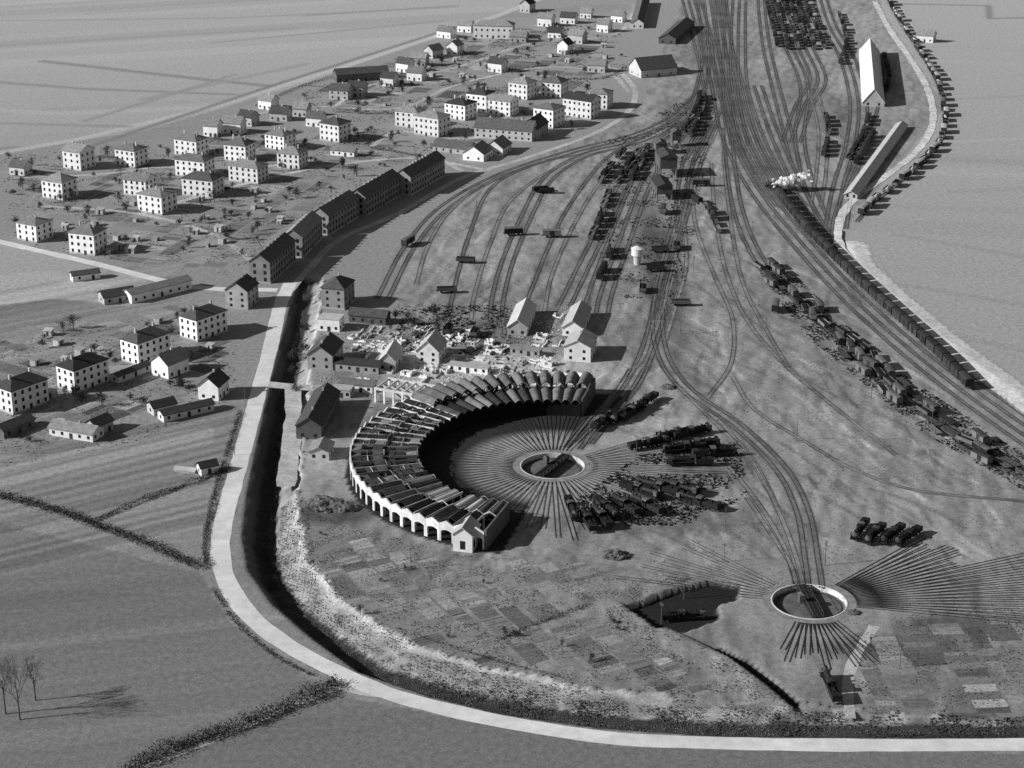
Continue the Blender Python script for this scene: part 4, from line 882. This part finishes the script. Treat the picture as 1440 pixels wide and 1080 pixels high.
pe=empty('telegraph_pole',(0,0,0),0,'x','pole'); MB().tube((0,0,-.2),(0,0,8.5),.15,.09,8).build('mast',M['wood'],pe); MB().box(-1,1,-.06,.06,7.7,7.85).box(-.8,.8,-.06,.06,7.1,7.25).build('crossarm',M['wood'],pe)
PP=Proto(pe)
for i,(u,v) in enumerate([(975,384),(957,470),(962,835),(1020,740),(1018,790),(1160,795),(1048,570),(930,870),(1265,940),(790,925),(578,800),(1100,437),(1310,600),(1225,560),(1375,640),(985,262),(1058,330),(670,300),(830,430),(1120,620),(895,640),(640,420),(505,480),(1166,500),(345,570),(330,640)]):
    x,y=G(u,v); PP.place(x,y,random.random()*3,'slim wooden pole with crossarms standing on the depot ground','slim poles around the depot',z=hz(x,y),sc=random.uniform(.7,1.0))
gs=empty('garden_shed',(0,0,0),0,'x','shed'); b=MB().box(-1.6,1.6,-1.2,1.2,-.1,2.0); b.build('wall',M['wallg'],gs); r=MB(); r.add([(-1.8,-1.4,2.0),(1.8,-1.4,2.0),(1.8,1.4,2.5),(-1.8,1.4,2.5),(-1.8,-1.4,2.12),(1.8,-1.4,2.12),(1.8,1.4,2.62),(-1.8,1.4,2.62)],[(3,2,1,0),(4,5,6,7),(0,1,5,4),(1,2,6,5),(2,3,7,6),(3,0,4,7)]); r.build('roof',M['roofp'],gs); MB().box(-.4,.4,-1.26,-1.205,0,1.8).build('door',M['door'],gs)
GS=Proto(gs)
def sheds(px,n,label,group,sc=(.7,1.3)):
    P=GP(px); x0,x1=min(p[0] for p in P),max(p[0] for p in P); y0,y1=min(p[1] for p in P),max(p[1] for p in P); k=0;tr=0
    while k<n and tr<5000:
        tr+=1; x=random.uniform(x0,x1); y=random.uniform(y0,y1)
        if in1(x,y,P) and ok(x,y): GS.place(x,y,R(random.choice((-20,70))+random.uniform(-8,8)),label,group,sc=random.uniform(*sc)); SP.append((x,y,4)); k+=1
sheds([(20,300),(340,265),(440,280),(350,370),(250,390),(30,335)],26,'little garden shed in the gardens of the estate','garden sheds of the estate')
sheds([(450,150),(700,60),(860,40),(860,100),(600,150)],14,'little garden shed in the upper village','garden sheds of the upper village')
sheds([(20,480),(250,430),(320,440),(300,520),(60,640)],10,'little shed between the lower left house blocks','sheds of the lower left houses')
sheds([(600,515),(700,485),(790,510),(800,530),(640,540)],8,'small crate like hut in the rubble behind the roundhouse','huts behind the roundhouse',(.5,.8))
# ---------------- light, sky, camera
w=bpy.data.worlds.new('World'); S.world=w; w.use_nodes=True; nt=w.node_tree; bg=nt.nodes['Background']
sk=nt.nodes.new('ShaderNodeTexSky'); sk.sky_type='NISHITA'; sk.sun_disc=False
el=R(27); dirx,diry=math.cos(R(12)),math.sin(R(12))
sk.sun_elevation=el; sk.sun_rotation=math.atan2(-dirx,-diry)
bw=nt.nodes.new('ShaderNodeRGBToBW'); nt.links.new(sk.outputs[0],bw.inputs[0]); nt.links.new(bw.outputs[0],bg.inputs[0]); bg.inputs[1].default_value=.06
l=bpy.data.lights.new('sun','SUN'); l.energy=5; l.angle=R(.5); l.color=(1,1,1)
so=bpy.data.objects.new('sun',l); C.objects.link(so); so.rotation_euler=Vector((dirx*math.cos(el),diry*math.cos(el),-math.sin(el))).to_track_quat('-Z','Y').to_euler()
cam=bpy.data.cameras.new('camera'); cam.lens=67.5; cam.sensor_width=36; cam.clip_end=30000; cam.clip_start=1
co_=bpy.data.objects.new('camera',cam); C.objects.link(co_); co_.location=(0,0,H); co_.rotation_euler=(PI/2-TH,0,0); S.camera=co_
S.view_settings.view_transform='Standard'; S.view_settings.look='None'; S.view_settings.exposure=0
